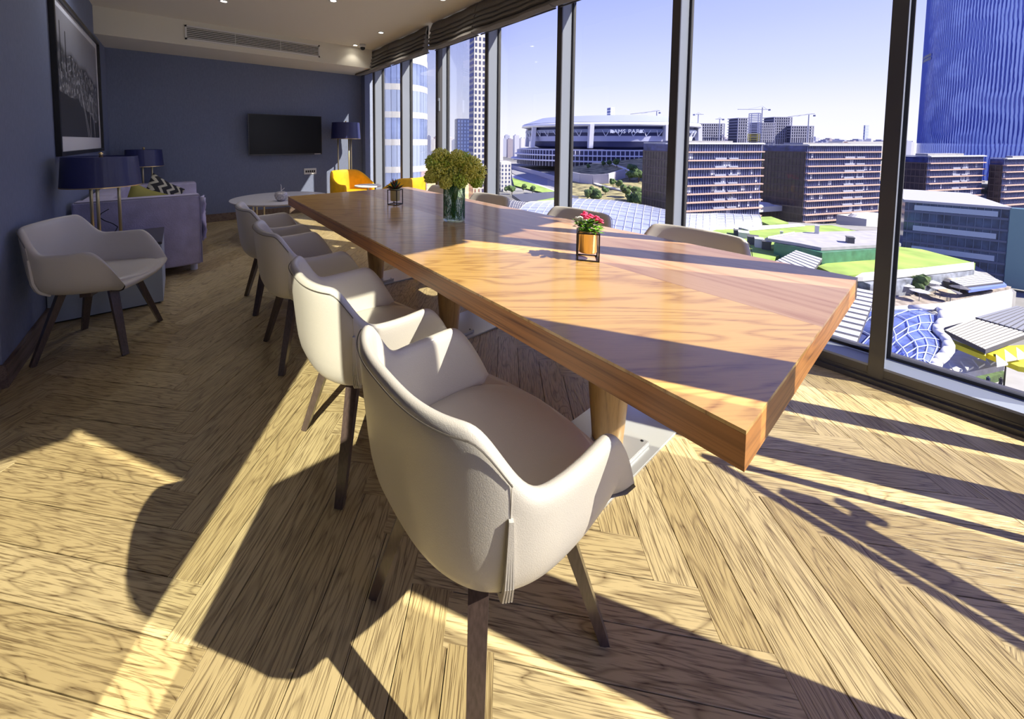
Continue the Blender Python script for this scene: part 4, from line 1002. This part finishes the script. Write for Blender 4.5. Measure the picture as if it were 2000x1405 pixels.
m.obj('retaining_wall', lil, label='curved pale retaining wall in the middle of the dry hillside', cat='wall')
def tree(label, px, py, z, hgt, seed, group='trees of the dry hillside', spread=1.0):
    random.seed(seed); P = z if isinstance(z, Vector) else onz(px, py, z); t = thing('tree', label, 'tree', P, 0, group)
    MB().cyl((0, 0, 0), (0, 0, hgt*.45), hgt*.04, hgt*.025, n=6).obj('trunk', mat('bark', (.10, .07, .05), .9), t)
    m = MB()
    for k in range(9):
        a = random.uniform(0, 2*PI); r = random.uniform(0, .28)*hgt*spread; q = hgt*random.uniform(.16, .27)
        c = Vector((r*math.cos(a), r*math.sin(a), hgt*random.uniform(.4, .82)))
        vs = bmesh.ops.create_icosphere(m.b, subdivisions=2, radius=q)['verts']
        for v in vs: v.co = c+v.co*(1+.35*noise.noise(v.co*(2.2/q)+c))
    m.obj('crown', treem, t)
tl_ = [(1192, 325, 8), (1206, 327, 10), (1180, 326, 7), (1060, 318, 8), (1078, 320, 7), (1150, 330, 6), (1240, 345, 12), (1250, 356, 13), (1232, 352, 9), (1150, 392, 9), (1166, 394, 10), (1158, 385, 8), (1245, 395, 11), (1252, 410, 12), (1235, 402, 9), (1022, 374, 7), (1040, 378, 7), (990, 376, 6), (1200, 365, 7), (1215, 370, 8), (1185, 380, 7), (1225, 385, 9), (1000, 380, 8)]
tl_.sort()
for i, (a, b_, h_) in enumerate(tl_): tree('dark green bushy tree, '+ORD[i]+' from the left on the slopes below the stadium', a, b_, onslope(a, b_) if a > 1140 else ZG, h_, 50+i)
for i in range(16):
    a = 1455+i*17; P = pt(a, 296, 290+(i*5 % 4)*12); P.z = ZG; random.seed(90+i)
    t = thing('tree', 'dark treetop, '+ORD[i]+' from the left behind the office roofs', 'tree', P, 0, 'tree belt behind the office blocks')
    h_ = 44+H-sz(random.uniform(14, 22), 300); MB().cyl((0, 0, 0), (0, 0, h_-6), .8, .4, n=6).obj('trunk', MATS['bark'], t)
    m = MB()
    for k in range(7):
        vs = bmesh.ops.create_icosphere(m.b, subdivisions=2, radius=3.4)['verts']; c = Vector((random.uniform(-5, 5), random.uniform(-2, 2), h_-random.uniform(3, 7)))
        for v in vs: v.co = c+v.co*(1+.35*noise.noise(v.co*.7+c))
    m.obj('crown', treem, t)
# ---------------------------------------------------------------- mall roofs
zm = -30.0
def shellroof(name, label, top, bot, z_, bulge, m_, ribs=18, rows=10, mrib=None, rw=.13):
    # silver canopy between two picture curves, bulging upward; panels are ribs of real depth
    t = thing(name, label, 'roof', (0, 0, 0)); m = MB(); G = []
    def samp(c, f):
        f *= len(c)-1; i = min(int(f), len(c)-2); g = f-i; return (lerp(c[i][0], c[i+1][0], g), lerp(c[i][1], c[i+1][1], g))
    for i in range(ribs+1):
        a = onz(*samp(top, i/ribs), z_); b = onz(*samp(bot, i/ribs), z_); row = []
        for j in range(rows+1):
            f = j/rows; P = a.lerp(b, f); row.append(Vector((P.x, P.y, z_+bulge*math.sin(PI*f)-bulge*.2)))
        G.append(row)
    c = G[ribs//2][rows//2].copy(); t.location = c
    V = [[m.b.verts.new(p_-c) for p_ in r_] for r_ in G]
    for A, B in zip(V, V[1:]):
        for j in range(rows): m.b.faces.new((A[j], A[j+1], B[j+1], B[j]))
    m.obj('glass_skin', m_, t, smooth=True)
    m = MB()
    for r_ in G:
        for a, b in zip(r_, r_[1:]): m.bar(a-c+Vector((0, 0, .15)), b-c+Vector((0, 0, .15)), rw, rw)
    for j in range(rows+1):
        for A, B in zip(G, G[1:]): m.bar(A[j]-c+Vector((0, 0, .15)), B[j]-c+Vector((0, 0, .15)), rw, rw)
    m.obj('ribs', mrib or whiteb, t, kind='stuff')
    return t
flat('mall_body', 'low grey mall building carrying the green roofs, canopies and terrace', 'building', [(1060, 425), (1380, 425), (1760, 446), (1900, 515), (1985, 570), (1900, 640), (1840, 735), (1720, 742), (1560, 690), (1100, 480)], -37.5, 6.5, mat('mall_grey', (.20, .20, .22), .85, var=.2, vscale=.2))
silv = mat('silver_glass_roof', (.34, .38, .56), .3, metal=.25, var=.15, vscale=.5)
shellroof('curved_glass_canopy', 'broad silver ribbed canopy curving behind the window side chairs', [(1060, 402), (1130, 388), (1200, 390), (1262, 400), (1340, 420), (1400, 428), (1475, 436)], [(1000, 425), (1080, 440), (1160, 455), (1250, 470), (1330, 474), (1400, 450), (1490, 446)], -30, 5, silv, 30, 14)
flat('oval_lawn', 'oval green lawn ringed by a white kerb left of the fourth frame', 'grass', [(1020, 405), (1050, 392), (1090, 385), (1095, 392), (1080, 404), (1040, 412)], -32, .8, grassm)
shellroof('square_grid_canopy', 'small white lattice canopy left of the oval lawn', [(975, 390), (1010, 392), (1035, 396)], [(960, 402), (1000, 408), (1025, 412)], -31, 1.5, mat('lattice_dark', (.12, .12, .16), .5), 12, 6)
flat('entrance_roof', 'dark flat roof with pale rim behind the oval lawn', 'roof', [(1000, 380), (1088, 374), (1130, 384), (1090, 390), (1020, 394)], -33, 2, mat('dark_roof', (.06, .065, .10), .7))
flat('green_roof', 'small light green roof beside the foot of the office blocks', 'roof', [(1466, 424), (1506, 423), (1540, 435), (1502, 439)], zm, 5, grassm)
flat('green_roof', 'wide green roof with walkways in front of the office blocks', 'roof', [(1386, 445), (1450, 443), (1625, 440), (1672, 451), (1600, 458), (1520, 500), (1470, 520), (1440, 505)], zm, 8, grassm)
flat('walkway', 'pale grey walkway strip across the green roof', 'path', [(1440, 443), (1560, 437), (1572, 440), (1462, 449)], zm+.5, .4, conc)
t = flat('roof_pavilion', 'flat grey roof slab of the pavilion on the green roof', 'roof', [(1494, 465), (1552, 454), (1720, 450), (1760, 476), (1604, 484), (1560, 475)], zm+4.2, .8, roofg)
flat('pavilion_walls', 'green glazed walls of the pavilion under the grey slab', 'building', [(1512, 474), (1556, 465), (1725, 462), (1756, 484), (1606, 494), (1566, 484)], zm+3.3, 6.6, mat('green_glass_wall', (.05, .16, .11), .35, var=.3, vscale=.5))
flat('white_edging', 'thin white kerb around the pavilion roof', 'kerb', [(1500, 462), (1552, 452.5), (1552, 454), (1500, 464)], zm+4.6, .3, whiteb)
for i, (a, b_, w_, h_) in enumerate(((1440, 458, 3, 1.4), (1452, 463, 4, 1.6), (1470, 476, 4, 2.2), (1482, 482, 3, 2.4), (1496, 486, 3, 2.2), (1595, 456, 1.2, 2.2), (1660, 474, 2, 1.4), (1526, 462, 1, 1.6))):
    P = onz(a, b_, zm+(4.2 if i in (5, 6) else 0)); o = MB().box(-w_/2, w_/2, -w_/3, w_/3, 0, h_).box(-w_/2-.1, w_/2+.1, -w_/3-.1, w_/3+.1, h_, h_+.2).obj('roof_unit', whiteb if i % 2 else mat('dark_unit', (.07, .07, .08), .6), label=('white' if i % 2 else 'dark')+' boxy ventilation unit, '+ORD[i]+' of those scattered on the green mall roofs', cat='roof unit', group='ventilation units on the mall roofs', loc=P, rz=.3)
def striped(label, quad, z_, n, m_, group='striped metal roofs', th=.7, gm_=None):
    P = [onz(x, y, z_) for x, y in quad]; c = sum(P, Vector())/4
    t = thing('seam_metal_roof', label, 'roof', c, 0, group)
    MB().prism([(p_.x-c.x, p_.y-c.y) for p_ in P], -th, -.02).obj('deck', gm_ or mat('roof_gap_dark', (.05, .05, .07), .8), t)
    for i in range(n):
        f0, f1 = i/n+.012, (i+1)/n-.10/1
        f1 = (i+.80)/n
        a, b_ = P[0].lerp(P[3], f0), P[0].lerp(P[3], f1); d_, e_ = P[1].lerp(P[2], f0), P[1].lerp(P[2], f1)
        MB().prism([(q_.x-c.x, q_.y-c.y) for q_ in (a, d_, e_, b_)], -.02, .06).obj('roof_panel', m_, t)
    return t
striped('striped white roof sloping below the near right table corner', [(1660, 560), (1712, 570), (1672, 672), (1606, 655)], -24, 11, roofw)
striped('striped canopy in front of the green pavilion', [(1555, 489), (1606, 505), (1575, 545), (1512, 512)], -27, 8, roofw)
flat('green_roof', 'large bright green lawn roof crossing behind the nearest frame', 'roof', [(1596, 520), (1660, 500), (1755, 482), (1800, 487), (1905, 514), (1800, 522), (1680, 536), (1640, 540)], -29.5, 3, grassm)
t = thing('white_terrace_building', 'white parapet building with arcade and terrace right of the nearest frame', 'building', (0, 0, 0))
def wb(name, pix, z1, z0, m_):
    P = [onz(x, y, z1) for x, y in pix]; MB().prism([(p_.x, p_.y) for p_ in P], z0, z1).obj(name, m_, t)
wb('parapet', [(1670, 541), (1684, 533), (1800, 523), (1902, 512), (1903, 519), (1802, 530), (1686, 541)], -28.6, -29.6, whiteb)
wb('arcade', [(1676, 547), (1686, 541), (1902, 520), (1903, 528), (1700, 556)], -29.8, -35, mat('arcade_glass', (.16, .18, .24), .4, var=.7, vscale=.6))
wb('terrace', [(1690, 590), (1750, 560), (1880, 545), (1975, 560), (1850, 590), (1740, 612)], -33.5, -36, mat('terrace_floor', (.22, .19, .18), .9, var=.6, vscale=.8))
wb('terrace_wall', [(1690, 602), (1840, 592), (1975, 565), (1978, 572), (1842, 604), (1690, 612)], -31.8, -33.8, whiteb)
wb('white_wall', [(1842, 602), (1978, 571), (1978, 576), (1844, 610)], -32.2, -35.4, whiteb)
striped('striped terrace canopy with blue edge near the white parapet', [(1822, 533), (1900, 527), (1960, 551), (1884, 560)], -31, 9, roofw)
flat('blue_awning', 'blue fabric edge hanging along the terrace canopy', 'awning', [(1884, 560), (1960, 551), (1966, 556), (1892, 567)], -31.4, .6, mat('blue_awning_cloth', (.12, .18, .60), .7))
random.seed(5)
for i in range(12):
    P = onz(random.uniform(1762, 1880), random.uniform(562, 590), -33.5); o = thing('parasol', 'tiny '+('white', 'dark', 'tan')[i % 3]+' parasol, '+ORD[i//3]+' of its colour on the terrace below the white parapet', 'parasol', P, 0, ('white', 'dark', 'tan')[i % 3]+' parasols on the terrace')
    MB().lathe([(0, 2.7), (1.5, 2.2), (1.5, 2.1), (0, 2.5)], n=8).obj('canopy', (whiteb, mat('dark_parasol', (.06, .06, .09), .7), mat('tan_parasol', (.5, .38, .24), .8))[i % 3], o); MB().cyl((0, 0, 0), (0, 0, 2.6), .06, n=6).obj('pole', concd, o)
tree('dark green tree on the terrace', 1790, 575, -33.5, 4.5, 400, 'terrace trees')
# blue skylight with a wavy white rim
t = shellroof('blue_skylight', 'rounded blue glass skylight with wavy white rim right of the nearest frame', [(1700, 612), (1780, 603), (1833, 603), (1842, 625), (1830, 645), (1850, 668), (1848, 690), (1826, 712), (1832, 735)], [(1640, 650), (1660, 668), (1680, 690), (1690, 705), (1700, 715), (1715, 728), (1730, 738), (1745, 745), (1760, 755)], -27, 2.2, mat('blue_glass_roof', (.10, .14, .42), .2, metal=.2, var=.7, vscale=.35), 10, 6, mat('pale_blue_rib', (.35, .40, .62), .5), .09)
m = MB(); rim_px = [(1780, 602), (1833, 602), (1843, 612), (1841, 628), (1831, 640), (1833, 650), (1846, 660), (1853, 672), (1852, 684), (1842, 697), (1828, 708), (1825, 718), (1832, 738)]
P = [onz(x, y, -26.6) for x, y in rim_px]
for a, b_ in zip(P, P[1:]): m.cyl(a, b_, .55, n=8)
m.obj('skylight_rim', whiteb, label='wavy white edge beam of the blue skylight', cat='beam', smooth=True)
striped('striped white market roof right of the blue skylight', [(1845, 645), (1900, 622), (2010, 652), (1925, 683)], -30, 12, mat('cream_metal_roof', (.46, .45, .42), .5))
striped('grey striped market roof at the right photo edge', [(1905, 620), (1985, 598), (2060, 610), (2010, 650)], -30, 9, mat('grey_metal_roof', (.20, .21, .25), .5))
ym = mat('yellow_canopy', (.68, .60, .03), .6, var=.15, vscale=.5)
flat('yellow_canopy', 'long yellow canopy crossing the right photo edge', 'canopy', [(1926, 690), (1960, 676), (2040, 672), (2050, 725), (1990, 716)], -32, .8, ym)
flat('yellow_canopy', 'narrow yellow soffit strip under the striped market roof', 'canopy', [(1846, 658), (1920, 686), (1926, 696), (1856, 668)], -32, .8, ym)
for i, (a, b_) in enumerate(((1962, 690), (1985, 686), (1945, 700))): flat('white_sail', ('middle', 'right', 'left')[i]+' white triangular sail on the yellow canopy', 'awning', [(a, b_-8), (a+24, b_+10), (a+2, b_+14)], -31, .3, whiteb, group='white sails on the yellow canopy')
flat('stall_roof', 'grey tiled stall roof under the yellow canopy', 'roof', [(1846, 695), (1885, 680), (1925, 700), (1962, 712), (1880, 730), (1840, 722)], -35, 1, mat('stall_grey', (.48, .47, .50), .8, var=.15, vscale=1))
for i in range(4): flat('white_sail', ORD[i]+' white triangular sail from the left along the grey stall roof', 'awning', [(1853+i*23, 708-i*4), (1880+i*22, 722-i*6), (1866+i*23, 729-i*6)], -34.2, .3, whiteb, group='white sails on the stall roof')
flat('hedge', 'narrow green hedge with orange stalls below the grey roof', 'hedge', [(1885, 740), (1955, 722), (1965, 728), (1900, 746)], -42, 1.5, treem)
flat('plaza', 'pale paved plaza at the right below the stalls', 'pavement', [(1880, 744), (1960, 716), (2060, 722), (2100, 800), (1990, 790)], -43.4, .5, mat('plaza_paving', (.26, .26, .28), .9, var=.08, vscale=.4))
flat('taxi_mark', 'small yellow car roof on the plaza at the right edge', 'car', [(1984, 764), (1998, 764), (2004, 770), (1990, 771)], -41.6, 1.4, mat('taxi_yellow', (.85, .80, .02), .4))
P = onz(1960, 762, -43); t = thing('lamp_post', 'dark lamp post on the plaza', 'lamp post', P); MB().cyl((0, 0, 0), (0, 0, 6.5), .12, .07, n=8).obj('pole', blackm, t); MB().box(-.3, .3, -.12, .12, 6.4, 6.6).obj('head', blackm, t)
def walker(label, px, py, col_):
    P = onz(px, py, -42.9); t = thing('person', label, 'person', P, .5, 'walkers on the plaza')
    m = MB(); m.bar((-.12, 0, 0), (-.10, 0, .85), .15, .15, .18, .2).bar((.12, .15, 0), (.10, 0, .85), .15, .15, .18, .2).bar((0, 0, .82), (0, 0, 1.45), .36, .22, .42, .24).bar((-.24, 0, 1.4), (-.30, .1, .85), .1, .1).bar((.24, 0, 1.4), (.30, -.1, .85), .1, .1).ico((0, 0, 1.62), .13, 2)
    m.obj('body', col_, t)
walker('tiny dark dressed person walking left of the lamp post', 1954, 755, mat('dark_clothes', (.04, .04, .06), .8))
walker('tiny person in navy on the plaza edge by the hedge', 1929, 753, mat('navy_clothes', (.03, .04, .12), .8))
# long blue glass building behind the terrace
C = pt(1984, 276, 112); C.z = 0
t = thing('long_glass_building', 'long low blue glass office building behind the terrace at the right', 'building', (C.x, C.y, -43))
dd = hd(-9.0); L2 = along(C, dd, 1776); ang_ = math.atan2(dd.y, dd.x); t.rotation_euler.z = ang_
Hh = 43+H-sz(404-276, 112)
MB().box(0, L2, -45, 0, 0, Hh-.4).obj('body', mat('teal_blue_glass', (.035, .06, .13), .15, metal=.2, var=.6, vscale=.3), t)
m = MB()
x = 0
while x < L2: m.box(x-.06, x+.06, 0, .16, 0, Hh-.4); x += 1.5
m.obj('mullions', mat('mullion_blue', (.10, .14, .24), .5), t, kind='stuff')
for f in range(1, 7): MB().box(0, L2, 0, .22, f*Hh/7-.35, f*Hh/7+.35).obj('floor_band', mat('slate_band', (.08, .10, .17), .6), t)
for f in range(2, 7, 2): MB().box(2, L2-2, .05, .18, f*Hh/7+.5, f*Hh/7+2.2).obj('paler_window_row', mat('pale_window_row', (.30, .37, .50), .3), t)  # paler strips above every second floor band
MB().box(-.3, L2+.3, -45, .3, Hh-.5, Hh+.3).obj('parapet', mat('parapet_pale', (.30, .31, .38), .6), t)
MB().box(-16, -.02, -3, .4, 0, Hh).obj('corner_glass', mat('green_corner_glass', (.12, .22, .26), .2), t)
# pale plain buildings at the foot of the blocks
for lab, px, py, w_, h_, z_ in (('low white building with rounded roof at the foot of the right office block', 1690, 440, 22, 5, -42), ('white glass link building at the foot of the office block', 1375, 408, 20, 4, -40), ('white ribbed terrace roof at the foot of the wide office block', 1462, 411, 34, 3, -38)):
    P = onz(px, py, z_); t = thing('low_white_building', lab, 'building', P, math.radians(-22)); MB().box(-w_/2, w_/2, -6, 6, 0, h_).obj('body', whiteb, t); MB().lathe([(w_*.5, h_), (w_*.4, h_+1.2), (0, h_+2)], n=20, sy=.4).obj('roof', roofw, t)
# white houses and hill behind the slim tower
flat('pale_hill', 'sandy green hill slope behind the flower bunch', 'hill', [(830, 290), (925, 300), (985, 330), (965, 395), (830, 395)], ZG+3, 3, mat('sandy_slope', (.42, .40, .27), .95, var=.3, vscale=.05))
for i, (a, b_) in enumerate(((842, 300), (847, 309), (854, 296), (892, 306), (900, 315), (905, 303), (913, 309))):
    P = onz(a, b_, ZG+4); t = MB().box(-9, 9, -7, 7, 0, 14+i % 3*4).obj('white_house', whiteb, label='small white house, '+ORD[i]+' in the cluster on the slope behind the vase', cat='house', group='white houses on the slope', loc=P, rz=.4)
